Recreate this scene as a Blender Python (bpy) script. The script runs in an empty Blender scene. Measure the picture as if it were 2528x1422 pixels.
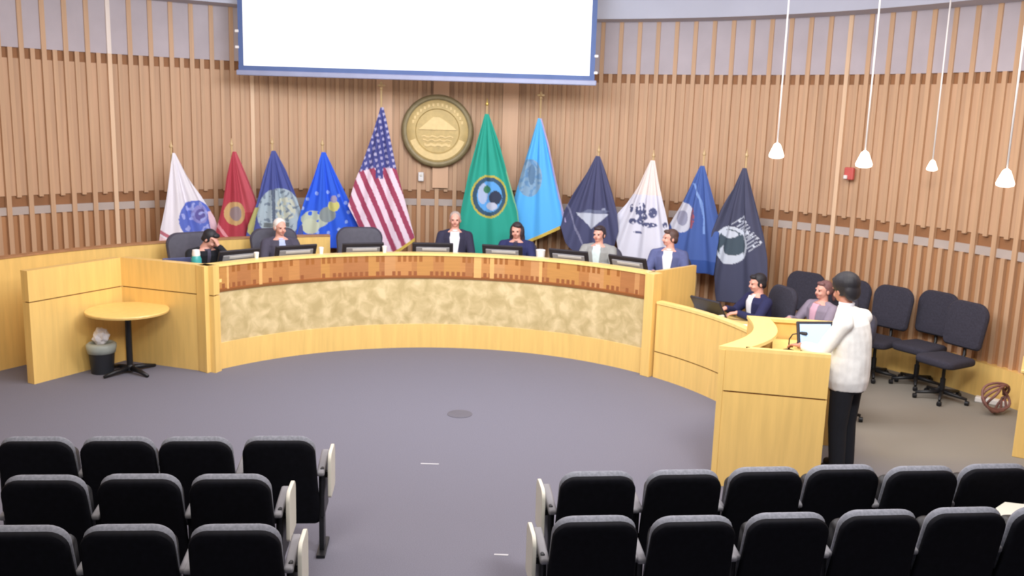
import bpy, bmesh, math, random
from mathutils import Vector, Matrix, noise
PI = math.pi
random.seed(7)
scene = bpy.context.scene
COL = scene.collection

# ------------------------------------------------------------------ camera, world, lights, exposure
cam_d = bpy.data.cameras.new('camera'); cam = bpy.data.objects.new('camera', cam_d); COL.objects.link(cam)
PITCH, ROLL, FPX, CAMH = 0.185, 0.030, 2294.0, 3.06
cam_d.sensor_fit = 'HORIZONTAL'; cam_d.sensor_width = 36.0; cam_d.lens = 36.0 * FPX / 2528.0
cam_d.clip_start = 0.05; cam_d.clip_end = 100
# the photograph is softly out of focus everywhere: a lens focused too near
cam_d.dof.use_dof = True; cam_d.dof.focus_distance = 1.5; cam_d.dof.aperture_fstop = 13.0
fw = Vector((0, math.cos(PITCH), -math.sin(PITCH))); up0 = Vector((0, math.sin(PITCH), math.cos(PITCH))); rt0 = Vector((1, 0, 0))
rt = rt0 * math.cos(ROLL) + up0 * math.sin(ROLL); up = up0 * math.cos(ROLL) - rt0 * math.sin(ROLL)
M = Matrix.Identity(4)
for i in range(3):
    M[i][0], M[i][1], M[i][2] = rt[i], up[i], -fw[i]
M.translation = (0, 0, CAMH)
cam.matrix_world = M
scene.camera = cam

scene.view_settings.view_transform = 'Standard'
scene.view_settings.look = 'None'
scene.view_settings.gamma = 1.0
scene.view_settings.use_curve_mapping = False
scene.view_settings.exposure = -0.12

w = bpy.data.worlds.new('world'); scene.world = w; w.use_nodes = True
w.node_tree.nodes['Background'].inputs[0].default_value = (0.84, 0.9, 1.0, 1)
w.node_tree.nodes['Background'].inputs[1].default_value = 0.42

def area(name, loc, target, sx, sy, power, col=(1, 0.985, 0.975)):
    d = bpy.data.lights.new(name, 'AREA'); d.shape = 'RECTANGLE'; d.size = sx; d.size_y = sy; d.energy = power; d.color = col
    o = bpy.data.objects.new(name, d); COL.objects.link(o); o.location = loc
    o.rotation_euler = (Vector(target) - Vector(loc)).to_track_quat('-Z', 'Y').to_euler()
    return o
area('ceiling_light_centre', (-0.6, 9.4, 4.36), (-0.6, 9.5, 0), 5.0, 2.4, 150)
area('ceiling_light_left', (-4.2, 7.6, 4.36), (-4.4, 9.0, 0), 1.8, 2.0, 66, (1, 0.93, 0.8))
area('ceiling_light_right', (3.6, 8.2, 4.36), (3.6, 9.0, 0), 2.2, 2.4, 105, (1, 0.96, 0.9))
area('ceiling_light_wall_wash', (-0.4, 8.0, 4.34), (-0.6, 14.4, 2.4), 3.0, 0.6, 150, (0.76, 0.86, 1.0))
area('added_lectern_fill', (1.9, 4.2, 4.36), (2.2, 7.5, 0.7), 1.0, 0.6, 150)  # added fill, no known fixture; brightens the near face of the lectern
area('added_wing_fill', (-1.6, 3.2, 4.36), (-3.8, 10.4, 0.6), 1.6, 0.8, 105, (1, 0.95, 0.86))  # added fill from the camera side for the left wing panels
area('added_ceiling_fill', (-0.6, 9.2, 4.40), (-0.6, 11.2, 5.6), 7.0, 0.5, 60)  # added floating fill, out of view, to lift the ceiling brightness
area('ceiling_light_front', (0.4, 4.8, 4.36), (0.4, 11.0, 0.6), 5.0, 1.0, 120)

# ------------------------------------------------------------------ materials
def mat(name, col, rough=0.6, var=0.06, scale=8.0, stretch=(1, 1, 1), metal=0.0, emit=0.0, bump=0.0, coat=0.0, spec=0.5):
    m = bpy.data.materials.new(name); m.use_nodes = True; nt = m.node_tree; b = nt.nodes['Principled BSDF']
    b.inputs['Roughness'].default_value = rough; b.inputs['Metallic'].default_value = metal
    b.inputs['Specular IOR Level'].default_value = spec
    if coat: b.inputs['Coat Weight'].default_value = coat
    tc = nt.nodes.new('ShaderNodeTexCoord'); mp = nt.nodes.new('ShaderNodeMapping'); nz = nt.nodes.new('ShaderNodeTexNoise')
    mp.inputs['Scale'].default_value = stretch; nz.inputs['Scale'].default_value = scale; nz.inputs['Detail'].default_value = 4
    nt.links.new(tc.outputs['Object'], mp.inputs[0]); nt.links.new(mp.outputs[0], nz.inputs['Vector'])
    cr = nt.nodes.new('ShaderNodeValToRGB'); e = cr.color_ramp.elements
    e[0].position = 0.3; e[1].position = 0.7
    e[0].color = tuple(max(0, c * (1 - var)) for c in col) + (1,); e[1].color = tuple(min(1, c * (1 + var)) for c in col) + (1,)
    nt.links.new(nz.outputs[0], cr.inputs[0]); nt.links.new(cr.outputs[0], b.inputs['Base Color'])
    if emit:
        nt.links.new(cr.outputs[0], b.inputs['Emission Color']); b.inputs['Emission Strength'].default_value = emit
    if bump:
        bp = nt.nodes.new('ShaderNodeBump'); bp.inputs['Strength'].default_value = bump
        nt.links.new(nz.outputs[0], bp.inputs['Height']); nt.links.new(bp.outputs[0], b.inputs['Normal'])
    return m
def srgb(r, g, b):
    f = lambda c: (c / 255 / 12.92) if c / 255 <= 0.04045 else ((c / 255 + 0.055) / 1.055) ** 2.4
    return (f(r), f(g), f(b))
def vcol_mat(name, rough=0.7, noise_scale=60, amt=0.08):
    m = bpy.data.materials.new(name); m.use_nodes = True; nt = m.node_tree; b = nt.nodes['Principled BSDF']
    b.inputs['Roughness'].default_value = rough
    a = nt.nodes.new('ShaderNodeAttribute'); a.attribute_name = 'Col'
    nz = nt.nodes.new('ShaderNodeTexNoise'); nz.inputs['Scale'].default_value = noise_scale
    mr = nt.nodes.new('ShaderNodeMapRange'); mr.inputs['To Min'].default_value = 1 - amt; mr.inputs['To Max'].default_value = 1 + amt
    mx = nt.nodes.new('ShaderNodeVectorMath'); mx.operation = 'SCALE'
    nt.links.new(nz.outputs[0], mr.inputs['Value']); nt.links.new(a.outputs['Color'], mx.inputs[0]); nt.links.new(mr.outputs[0], mx.inputs['Scale'])
    nt.links.new(mx.outputs[0], b.inputs['Base Color'])
    return m
MAPLE = mat('maple_veneer', srgb(238, 198, 118), 0.38, 0.07, 3.0, (6, 6, 0.5), coat=0.15)
MAPLE_TOP = mat('maple_top', srgb(244, 214, 134), 0.35, 0.05, 3.0, (6, 6, 0.5), coat=0.2)
GROOVE = mat('dark_groove', srgb(120, 84, 40), 0.7)
SLAT = mat('slat_wood', srgb(200, 162, 128), 0.55, 0.10, 2.2, (9, 9, 0.25))
SLAT_TAN = mat('tan_batten', srgb(228, 194, 160), 0.5, 0.05, 2.0, (6, 6, 0.3))
SLAT_PALE = mat('pale_batten', srgb(236, 222, 212), 0.5, 0.05, 2.0, (6, 6, 0.3))
BACKING = mat('backing_wood', srgb(198, 160, 128), 0.6, 0.14, 1.6, (5, 5, 0.3))
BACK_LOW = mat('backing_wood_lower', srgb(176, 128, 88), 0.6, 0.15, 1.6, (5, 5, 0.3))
SHADE_STRIP = mat('shade_strip', srgb(150, 104, 68), 0.7, 0.15, 3)  # dark tone that paints shade onto the backing
FRIEZE = mat('grey_frieze', srgb(188, 178, 184), 0.8, 0.06, 2.5)
BANDG = mat('grey_band', srgb(186, 172, 164), 0.7, 0.05, 4)
CEIL = mat('ceiling_plaster', srgb(222, 210, 218), 0.9, 0.03, 2)
SOFFIT = mat('soffit_plaster', srgb(190, 192, 206), 0.85, 0.03, 2)
SIDEW = mat('side_wall_plaster', srgb(176, 150, 128), 0.85, 0.04, 2)
PANELW = mat('panel_wood', srgb(216, 174, 140), 0.5, 0.06, 2.0, (6, 6, 0.3))
BLACK = mat('black_plastic', (0.012, 0.012, 0.014), 0.45, 0.2, 20)
BLACKM = mat('black_metal', (0.015, 0.015, 0.018), 0.4, 0.2, 20, metal=0.3)
SHELL = mat('black_seat_shell', (0.0035, 0.0035, 0.006), 0.75, 0.3, 30, spec=0.15)
FABRIC = mat('charcoal_seat_fabric', (0.22, 0.225, 0.26), 0.95, 0.2, 60, bump=0.1)
TASKF = mat('black_task_fabric', srgb(52, 50, 62), 0.95, 0.2, 50, bump=0.15)
EXECF = mat('dark_grey_leather', srgb(70, 68, 82), 0.6, 0.1, 20)
ARMG = mat('grey_armrest', srgb(128, 126, 130), 0.5, 0.06, 10)
CREAM = mat('cream_laminate', srgb(214, 210, 196), 0.45, 0.03, 10)
WHITE = mat('white_plastic', srgb(232, 228, 226), 0.5, 0.03, 10)
WHITEP = mat('white_paper', srgb(238, 236, 240), 0.9, 0.03, 20, bump=0.2)
GOLD = mat('gold_metal', srgb(206, 176, 96), 0.35, 0.1, 8, metal=0.6)
POLE = mat('pole_wood', srgb(206, 176, 130), 0.4, 0.08, 6, (3, 3, 0.4))
FRINGE = mat('gold_fringe', srgb(206, 176, 80), 0.8, 0.2, 120, bump=0.5)
SEALM = mat('seal_gold', srgb(196, 170, 112), 0.5, 0.1, 14, metal=0.15)
SEALR = mat('seal_rim', srgb(138, 124, 90), 0.5, 0.12, 14, metal=0.2)
SEALH = mat('seal_relief', srgb(226, 198, 138), 0.45, 0.06, 14, metal=0.1)
SCR = mat('projection_surface', srgb(250, 252, 248), 0.9, 0.004, 1.0, emit=0.5)  # emission stands in for projector light falling on the screen
SCRB = mat('screen_border', srgb(84, 104, 152), 0.7, 0.05, 6)
SCRBAR = mat('screen_bottom_bar', srgb(146, 150, 178), 0.4, 0.05, 6)
RED = mat('red_plastic', srgb(200, 90, 84), 0.5, 0.05, 10)
LAMP = mat('lamp_glass', srgb(255, 246, 236), 0.4, 0.01, 1, emit=2.2)
MONB = mat('monitor_case', srgb(44, 42, 50), 0.45, 0.1, 10)
MONP = mat('monitor_panel', srgb(150, 148, 150), 0.4, 0.06, 10)
MONL = mat('pale_plate', srgb(206, 202, 196), 0.5, 0.04, 10)
SCREENLIT = mat('lit_display', srgb(176, 208, 244), 0.4, 0.05, 3, emit=0.4)
TEAL = mat('teal_bottle', srgb(64, 160, 158), 0.3, 0.05, 8)
BINM = mat('bin_black', srgb(34, 36, 42), 0.5, 0.1, 10)
LINER = mat('bin_liner', srgb(176, 184, 178), 0.4, 0.08, 12, bump=0.3)
BROWNRED = mat('red_brown_cord', srgb(128, 88, 80), 0.6, 0.15, 10)
TAPE = mat('white_tape', srgb(190, 188, 192), 0.8)
SPOTM = mat('floor_box_plate', srgb(96, 94, 104), 0.6)

def carpet():
    m = bpy.data.materials.new('carpet'); m.use_nodes = True; nt = m.node_tree; b = nt.nodes['Principled BSDF']
    b.inputs['Roughness'].default_value = 1.0; b.inputs['Specular IOR Level'].default_value = 0.1
    tc = nt.nodes.new('ShaderNodeTexCoord')
    n1 = nt.nodes.new('ShaderNodeTexNoise'); n1.inputs['Scale'].default_value = 140; n1.inputs['Detail'].default_value = 3
    n2 = nt.nodes.new('ShaderNodeTexNoise'); n2.inputs['Scale'].default_value = 0.5
    nt.links.new(tc.outputs['Object'], n1.inputs['Vector']); nt.links.new(tc.outputs['Object'], n2.inputs['Vector'])
    c1 = nt.nodes.new('ShaderNodeValToRGB'); c1.color_ramp.elements[0].position = 0.3; c1.color_ramp.elements[1].position = 0.7
    c1.color_ramp.elements[0].color = srgb(109, 107, 118) + (1,); c1.color_ramp.elements[1].color = srgb(123, 121, 132) + (1,)
    # the carpet behind the desks and by the right wall is a browner colour
    sx = nt.nodes.new('ShaderNodeSeparateXYZ'); nt.links.new(tc.outputs['Object'], sx.inputs[0])
    mr = nt.nodes.new('ShaderNodeMapRange'); mr.inputs['From Min'].default_value = 2.7; mr.inputs['From Max'].default_value = 3.6
    nt.links.new(sx.outputs['X'], mr.inputs['Value'])
    mr2 = nt.nodes.new('ShaderNodeMapRange'); mr2.inputs['From Min'].default_value = 7.3; mr2.inputs['From Max'].default_value = 8.4
    nt.links.new(sx.outputs['Y'], mr2.inputs['Value'])
    mu = nt.nodes.new('ShaderNodeMath'); mu.operation = 'MULTIPLY'; nt.links.new(mr.outputs[0], mu.inputs[0]); nt.links.new(mr2.outputs[0], mu.inputs[1])
    nt.links.new(n1.outputs[0], c1.inputs[0])
    mx = nt.nodes.new('ShaderNodeMix'); mx.data_type = 'RGBA'
    nt.links.new(mu.outputs[0], mx.inputs['Factor']); nt.links.new(c1.outputs[0], mx.inputs['A']); mx.inputs['B'].default_value = srgb(142, 136, 126) + (1,)
    nt.links.new(mx.outputs['Result'], b.inputs['Base Color'])
    bp = nt.nodes.new('ShaderNodeBump'); bp.inputs['Strength'].default_value = 0.2; nt.links.new(n1.outputs[0], bp.inputs['Height']); nt.links.new(bp.outputs[0], b.inputs['Normal'])
    return m
CARPET = carpet()

def stucco():
    m = bpy.data.materials.new('mottled_stone'); m.use_nodes = True; nt = m.node_tree; b = nt.nodes['Principled BSDF']
    b.inputs['Roughness'].default_value = 0.6
    tc = nt.nodes.new('ShaderNodeTexCoord'); vz = nt.nodes.new('ShaderNodeTexVoronoi'); nz = nt.nodes.new('ShaderNodeTexNoise')
    nz.inputs['Scale'].default_value = 7; nz.inputs['Detail'].default_value = 3; nz.inputs['Distortion'].default_value = 0.5
    vz.inputs['Scale'].default_value = 11
    nt.links.new(tc.outputs['Object'], nz.inputs['Vector']); nt.links.new(nz.outputs['Color'], vz.inputs['Vector'])
    cr = nt.nodes.new('ShaderNodeValToRGB'); e = cr.color_ramp.elements
    e[0].position = 0.34; e[0].color = srgb(190, 168, 118) + (1,); e[1].position = 0.68; e[1].color = srgb(226, 204, 156) + (1,)
    k = cr.color_ramp.elements.new(0.5); k.color = srgb(206, 184, 134) + (1,)
    nt.links.new(nz.outputs[0], cr.inputs[0]); nt.links.new(cr.outputs[0], b.inputs['Base Color'])
    return m
STUCCO = stucco()
PARQ = vcol_mat('parquet_band', 0.4, 14, 0.12)
FLAGM = vcol_mat('flag_cloth', 0.85, 300, 0.03)

# ------------------------------------------------------------------ mesh helpers
def xf(loc=(0, 0, 0), rz=0.0, rx=0.0, ry=0.0):
    return Matrix.Translation(loc) @ Matrix.Rotation(rz, 4, 'Z') @ Matrix.Rotation(rx, 4, 'X') @ Matrix.Rotation(ry, 4, 'Y')
def box(bm, c, s, m=None, bev=0.0, seg=2):
    r = bmesh.ops.create_cube(bm, size=1.0); vs = r['verts']
    bmesh.ops.scale(bm, vec=Vector(s), verts=vs)
    if bev:
        es = list({e for v in vs for e in v.link_edges})
        rr = bmesh.ops.bevel(bm, geom=es, offset=bev, segments=seg, affect='EDGES', profile=0.5)
        vs = list({v for f in rr['faces'] for v in f.verts} | {v for v in vs if v.is_valid})
    bmesh.ops.translate(bm, vec=Vector(c), verts=vs)
    if m is not None: bmesh.ops.transform(bm, matrix=m, verts=vs)
    return vs
def loft(bm, rings, cap=True, m=None):
    """rings: list of lists of 3D points, equal counts, closed"""
    R = [[bm.verts.new(Vector(p) if m is None else m @ Vector(p)) for p in ring] for ring in rings]
    n = len(R[0])
    for a, b in zip(R, R[1:]):
        for i in range(n):
            j = (i + 1) % n
            bm.faces.new((a[i], a[j], b[j], b[i]))
    if cap:
        bm.faces.new(R[0][::-1]); bm.faces.new(R[-1])
    return R
def lathe(bm, prof, n=24, m=None, c=(0, 0)):
    rings = [[(c[0] + r * math.cos(2 * PI * i / n), c[1] + r * math.sin(2 * PI * i / n), z) for i in range(n)] for r, z in prof]
    return loft(bm, rings, True, m)
def tube(bm, pts, r, n=10, m=None):
    pts = [Vector(p) for p in pts]; rs = r if isinstance(r, (list, tuple)) else [r] * len(pts)
    rings = []
    prev = None
    for i, p in enumerate(pts):
        t = (pts[min(i + 1, len(pts) - 1)] - pts[max(i - 1, 0)]).normalized()
        a = prev if prev is not None else (Vector((0, 0, 1)) if abs(t.z) < 0.9 else Vector((1, 0, 0)))
        u = (a - t * a.dot(t)).normalized(); v = t.cross(u); prev = u
        rings.append([p + (u * math.cos(2 * PI * k / n) + v * math.sin(2 * PI * k / n)) * rs[i] for k in range(n)])
    return loft(bm, rings, True, m)
def capsule(bm, p0, p1, r0, r1, n=14, m=None):
    p0, p1 = Vector(p0), Vector(p1); t = (p1 - p0); L = t.length; t = t / max(L, 1e-6)
    a = Vector((0, 0, 1)) if abs(t.z) < 0.9 else Vector((1, 0, 0))
    u = (a - t * a.dot(t)).normalized(); v = t.cross(u)
    st = []
    for k in range(5): th = PI / 2 * (1 - k / 5.0) ; st.append((-r0 * math.sin(th), r0 * math.cos(th)))
    st[0] = (-r0, r0 * 0.05)
    st.append((0, r0)); st.append((L, r1))
    for k in range(1, 6): th = PI / 2 * (k / 5.0); st.append((L + r1 * math.sin(th), max(r1 * math.cos(th), r1 * 0.05)))
    rings = [[p0 + t * s + (u * math.cos(2 * PI * k / n) + v * math.sin(2 * PI * k / n)) * r for k in range(n)] for s, r in st]
    return loft(bm, rings, True, m)
def ellipsoid(bm, c, r, m=None, n=18, rot=None):
    k = bmesh.ops.create_uvsphere(bm, u_segments=n, v_segments=n * 2 // 3, radius=1.0); vs = k['verts']
    bmesh.ops.scale(bm, vec=Vector(r), verts=vs)
    if rot is not None: bmesh.ops.transform(bm, matrix=rot, verts=vs)
    bmesh.ops.translate(bm, vec=Vector(c), verts=vs)
    if m is not None: bmesh.ops.transform(bm, matrix=m, verts=vs)
    return vs
def prism(bm, poly, z0, z1, m=None):
    return loft(bm, [[(x, y, z0) for x, y in poly], [(x, y, z1) for x, y in poly]], True, m)
def arcband(bm, c, r0, r1, a0, a1, z0, z1, n=48):
    """solid ring sector; angle measured from +y towards +x"""
    secs = []
    for i in range(n + 1):
        a = a0 + (a1 - a0) * i / n; s, k = math.sin(a), math.cos(a)
        secs.append([(c[0] + r * s, c[1] + r * k, z) for r, z in ((r0, z0), (r1, z0), (r1, z1), (r0, z1))])
    return loft(bm, secs, True)
def finish(bm):
    bmesh.ops.recalc_face_normals(bm, faces=bm.faces)
def obj(name, bm, m, parent=None, smooth=False, world=False, mods=None):
    finish(bm)
    if parent is not None and world:
        bm.transform((Matrix.Translation(parent.location) @ parent.rotation_euler.to_matrix().to_4x4()).inverted())
    me = bpy.data.meshes.new(name); bm.to_mesh(me); bm.free()
    for k in (m if isinstance(m, (list, tuple)) else [m]): me.materials.append(k)
    if smooth:
        for p in me.polygons: p.use_smooth = True
    o = bpy.data.objects.new(name, me); COL.objects.link(o)
    if parent is not None: o.parent = parent
    if smooth == 'auto':
        md = o.modifiers.new('edges', 'EDGE_SPLIT'); md.split_angle = math.radians(35)
    return o
def thing(name, label, cat, loc=(0, 0, 0), rz=0.0, group=None):
    o = bpy.data.objects.new(name, None); COL.objects.link(o); o.location = loc; o.rotation_euler = (0, 0, rz)
    o.empty_display_size = 0.1
    o['label'] = label; o['category'] = cat
    if group: o['group'] = group
    return o
def tag(o, label, cat, group=None, kind=None):
    o['label'] = label; o['category'] = cat
    if group: o['group'] = group
    if kind: o['kind'] = kind
    return o
def struct(name, bm, m, parent=None, smooth=False):
    o = obj(name, bm, m, parent, smooth)
    if parent is None: o['kind'] = 'structure'
    return o
def BM(): return bmesh.new()
def copy_tree(o, parent=None):
    c = o.copy(); COL.objects.link(c); c.parent = parent
    for ch in list(o.children): copy_tree(ch, c)
    return c

WC = (-0.748, 7.68); DC = (-0.748, 8.62); DR = 3.303; DH = 1.256
def pol(c, R, a): return (c[0] + R * math.sin(a), c[1] + R * math.cos(a))
def ang(c, x, y): return math.atan2(x - c[0], y - c[1])

# ------------------------------------------------------------------ room shell
bm = BM(); box(bm, (0, 6, -0.05), (16, 20, 0.1)); struct('floor', bm, CARPET)
bm = BM(); box(bm, (0, 6, 4.9), (16, 20, 0.1)); struct('ceiling', bm, CEIL)
A = math.radians(100)
bm = BM(); arcband(bm, WC, 6.36, 7.05, -A, A, 4.43, 4.85, 90); struct('trim_1', bm, SOFFIT)
# curved slatted back wall: backing in bands, slats on it
bm = BM(); arcband(bm, WC, 6.9, 7.05, -A, A, 0.0, 4.43, 120); W0 = struct('wall_back', bm, BACKING)
def wallpart(name, m, r0, z0, z1, r1=6.9):
    b = BM(); arcband(b, WC, r0, r1, -A, A, z0, z1, 120); return obj(name, b, m, W0)
wallpart('frieze', FRIEZE, 6.84, 3.69, 4.43)
wallpart('shade_strip', SHADE_STRIP, 6.875, 3.56, 3.69)  # painted shade just under the frieze
wallpart('middle_backing', BACKING, 6.86, 1.86, 3.56)
wallpart('shade_strip', SHADE_STRIP, 6.875, 1.72, 1.86)  # painted shade just above the grey band
wallpart('grey_band', BANDG, 6.845, 1.62, 1.72)
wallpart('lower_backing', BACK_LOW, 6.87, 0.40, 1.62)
wallpart('plinth', MAPLE, 6.76, 0.0, 0.40)
bm = BM(); bp = BM()
P = 0.0404; nsl = int(A / P)
def radial_box(b, a, R, wd, dp, z0, z1):
    box(b, (0, 0, (z0 + z1) / 2), (wd, dp, z1 - z0), Matrix.Translation(pol(WC, R, a) + (0,)) @ Matrix.Rotation(-a, 4, 'Z'))
tanset = (-0.4815, ang(WC, 4.20, 12.3)); PALE = -0.7475; bt = BM()
for i in range(-nsl, nsl + 1):
    a = i * P + 0.012
    if abs(a - PALE) < P / 2:
        radial_box(bp, a, 6.84, 0.055, 0.05, 3.69, 4.43); radial_box(bt, a, 6.84, 0.055, 0.05, 0.40, 3.69)
    elif any(abs(a - q) < P / 2 for q in tanset): radial_box(bt, a, 6.84, 0.055, 0.05, 0.40, 4.43)
    else: radial_box(bm, a, 6.845, 0.060, 0.050, 0.40, 4.43)
    a2 = a + P / 2
    radial_box(bm, a2, 6.848, 0.055, 0.032, 1.84, 3.69)
    radial_box(bm, a2, 6.845, 0.055, 0.045, 0.40, 1.62)
obj('slats', bm, SLAT, W0); obj('pale_batten', bp, SLAT_PALE, W0); obj('tan_batten', bt, SLAT_TAN, W0)
# broad panels around the seal
bm = BM()
for a in (ang(WC, -2.0, 14.25), ang(WC, -0.12, 14.25), ang(WC, -1.15, 14.25)):
    radial_box(bm, a, 6.79, 0.24, 0.03, 1.9, 4.4)
obj('wide_panel', bm, PANELW, W0)
for nm, sx in (('wall_left', -1), ('wall_right', 1)):
    bm = BM(); box(bm, (sx * 7.6 - 0.0, 2.0, 2.45), (0.15, 9.0, 4.9)); struct(nm, bm, SIDEW)

# ------------------------------------------------------------------ low maple partition behind the dais, left
lp = thing('partition', 'long low curved maple partition running behind the left end of the dais', 'partition', pol(WC, 5.72, math.radians(-50)) + (0,))
bm = BM(); a0 = ang(WC, -6.1, 9.4); a1 = ang(WC, -2.60, 13.07)
arcband(bm, WC, 5.69, 5.79, a0, a1, 0.0, 1.28, 60); obj('panel', bm, MAPLE, lp, world=True)
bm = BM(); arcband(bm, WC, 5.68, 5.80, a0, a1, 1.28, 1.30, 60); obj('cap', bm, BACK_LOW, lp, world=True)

# ------------------------------------------------------------------ platform and dais
aL = ang(DC, -3.39, 10.44); aR = ang(DC, 1.62, 10.90); aEnd = ang(DC, 2.46, 9.42)
bm = BM(); arcband(bm, DC, 3.36, 4.98, aL + 0.02, aR - 0.02, 0.0, 0.33, 60); struct('trim_2', bm, CARPET)
dais = thing('dais', 'long curved council dais of maple with dark parquet band and mottled stone panel', 'desk', (DC[0], DC[1] + DR, 0))
def dpart(name, m, r0, r1, z0, z1, a0=aL, a1=aR, n=64):
    b = BM(); arcband(b, DC, r0, r1, a0, a1, z0, z1, n); return obj(name, b, m, dais, world=True)
dpart('core', MAPLE, DR + 0.03, DR + 0.09, 0.0, DH - 0.03)
dpart('base_panel', MAPLE, DR, DR + 0.03, 0.0, 0.315)
dpart('stone_panel', STUCCO, DR + 0.008, DR + 0.03, 0.315, 0.925)
dpart('top_ledge', MAPLE_TOP, DR - 0.015, DR + 0.13, DH - 0.03, DH)
dpart('work_surface', MAPLE_TOP, DR + 0.09, DR + 0.75, 1.04, 1.08, aL, aR - 0.03)
# parquet band: fine grid with coloured blocks
def parquet():
    me = BM(); lay = me.loops.layers.float_color.new('Col')
    nA, nZ = 420, 22; z0, z1 = 0.925, DH - 0.03
    V = [[me.verts.new(pol(DC, DR - 0.004, aL + (aR - aL) * i / nA) + (z0 + (z1 - z0) * j / nZ,)) for j in range(nZ + 1)] for i in range(nA + 1)]
    rnd = random.Random(3); blocks = []; i = 0
    while i < nA:
        wdt = rnd.choice((2, 3, 5, 8, 10, 15)); t = rnd.random()
        if wdt < 5 and t < 0.75: colr = srgb(222, 174, 108); kind = 1
        else: colr = rnd.choice((srgb(194, 136, 80), srgb(182, 124, 72), srgb(198, 144, 92), srgb(174, 116, 70), srgb(192, 138, 76))); kind = 0
        blocks += [(colr, kind)] * wdt; i += wdt
    rt_ = [rnd.random() for _ in range(nA)]; rb_ = [rnd.random() for _ in range(nA)]
    for i in range(nA):
        for j in range(nZ):
            f = me.faces.new((V[i][j], V[i + 1][j], V[i + 1][j + 1], V[i][j + 1]))
            colr, kind = blocks[i]; u = j / nZ; q = i // 5
            if kind == 0 and i % 5 in (1, 2, 3):
                if 0.72 < u < 0.96 and rt_[q] < 0.55: colr = srgb(158, 98, 46)
                if u < 0.30 and rb_[q] < 0.62: colr = srgb(150, 90, 52)
            if kind == 0 and u < 0.12: colr = srgb(160, 92, 46)
            if u < 0.05: colr = srgb(134, 84, 44)
            for l in f.loops: l[lay] = colr + (1,)
    return me
obj('parquet_band', parquet(), PARQ, dais, world=True)
dpart('parquet_backing', GROOVE, DR + 0.0, DR + 0.03, 0.925, DH - 0.03)
# pillar and return panel at the right end
def wallseg(b, p, q, th, z0, z1, side=1):
    p, q = Vector(p), Vector(q); d = (q - p).normalized(); nrm = Vector((-d.y, d.x)) * side * th
    prism(b, [tuple(p), tuple(q), tuple(q + nrm), tuple(p + nrm)], z0, z1)
pr = pol(DC, DR - 0.05, aR); prb = pol(DC, DR + 0.1, aR)
bm = BM(); box(bm, (0, 0, DH / 2), (0.13, 0.16, DH), Matrix.Translation(pol(DC, DR + 0.02, aR + 0.015) + (0,)) @ Matrix.Rotation(-aR, 4, 'Z'), 0.004); obj('end_pillar', bm, MAPLE, dais, world=True)
bm = BM(); wallseg(bm, pol(DC, DR + 0.09, aR + 0.0), pol(DC, DR + 0.95, aR + 0.0), 0.05, 0, DH); obj('end_panel', bm, MAPLE, dais, world=True)
# left wing of two panels
I0 = (-4.64, 10.84); C0 = (-3.41, 10.42); L0 = (-5.19, 9.77)
for nm, p, q, sd in (('wing_panel', I0, C0, 1), ('wing_panel', L0, I0, 1)):
    b = BM(); tk = 0.11; wallseg(b, p, q, tk, 0, 0.905, sd); wallseg(b, p, q, tk, 0.918, DH - 0.02, sd); wallseg(b, p, q, tk + 0.005, DH - 0.02, DH, sd)
    o = obj(nm, b, MAPLE, dais, world=True)
    b = BM(); d = (Vector(q) - Vector(p)).normalized() * 0.01; nn = Vector((-d.y, d.x))
    wallseg(b, Vector(p) + d + nn, Vector(q) - d + nn, 0.06, 0.90, 0.925, sd); obj('groove', b, GROOVE, o, world=False).parent = o
    g = o.children[0]; g.data.transform(Matrix.Translation(-dais.location))
bm = BM(); box(bm, (0, 0, DH / 2), (0.12, 0.15, DH), Matrix.Translation(pol(DC, DR + 0.05, aL - 0.012) + (0,)) @ Matrix.Rotation(-aL, 4, 'Z'), 0.004); obj('end_post', bm, MAPLE, dais, world=True)
b = BM(); prism(b, [(-4.62, 10.92), (-3.42, 10.52), (-3.1, 11.2), (-3.9, 11.75), (-4.45, 11.5)], 1.04, 1.08); obj('work_surface', b, MAPLE_TOP, dais, world=True)

# ------------------------------------------------------------------ staff desk right of the pillar
sd = thing('staff_desk', 'lower curved maple staff desk between the dais pillar and the lectern', 'desk', pol(DC, DR + 0.3, (aR + aEnd) / 2) + (0,))
a0, a1 = aR + 0.042, aEnd
bm = BM(); arcband(bm, DC, DR, DR + 0.06, a0, a1, 0.0, 0.31, 24); arcband(bm, DC, DR, DR + 0.06, a0, a1, 0.325, 0.90, 24); obj('front_panel', bm, MAPLE, sd, world=True)
bm = BM(); arcband(bm, DC, DR + 0.012, DR + 0.05, a0, a1, 0.30, 0.33, 24); obj('groove', bm, GROOVE, sd, world=True)
bm = BM(); arcband(bm, DC, DR - 0.01, DR + 0.09, a0, a1, 0.90, 0.93, 24); obj('ledge', bm, MAPLE_TOP, sd, world=True)
bm = BM(); arcband(bm, DC, DR + 0.06, DR + 0.75, a0, a1, 0.72, 0.76, 24); obj('work_surface', bm, MAPLE_TOP, sd, world=True)
bm = BM(); arcband(bm, DC, DR + 0.06, DR + 0.7, a0 + 0.005, a0 + 0.02, 0.0, 0.72, 2); obj('end_panel', bm, MAPLE, sd, world=True)
bm = BM(); arcband(bm, DC, DR + 0.06, DR + 0.7, a1 - 0.015, a1, 0.0, 0.72, 2); obj('end_panel', bm, MAPLE, sd, world=True)

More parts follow.
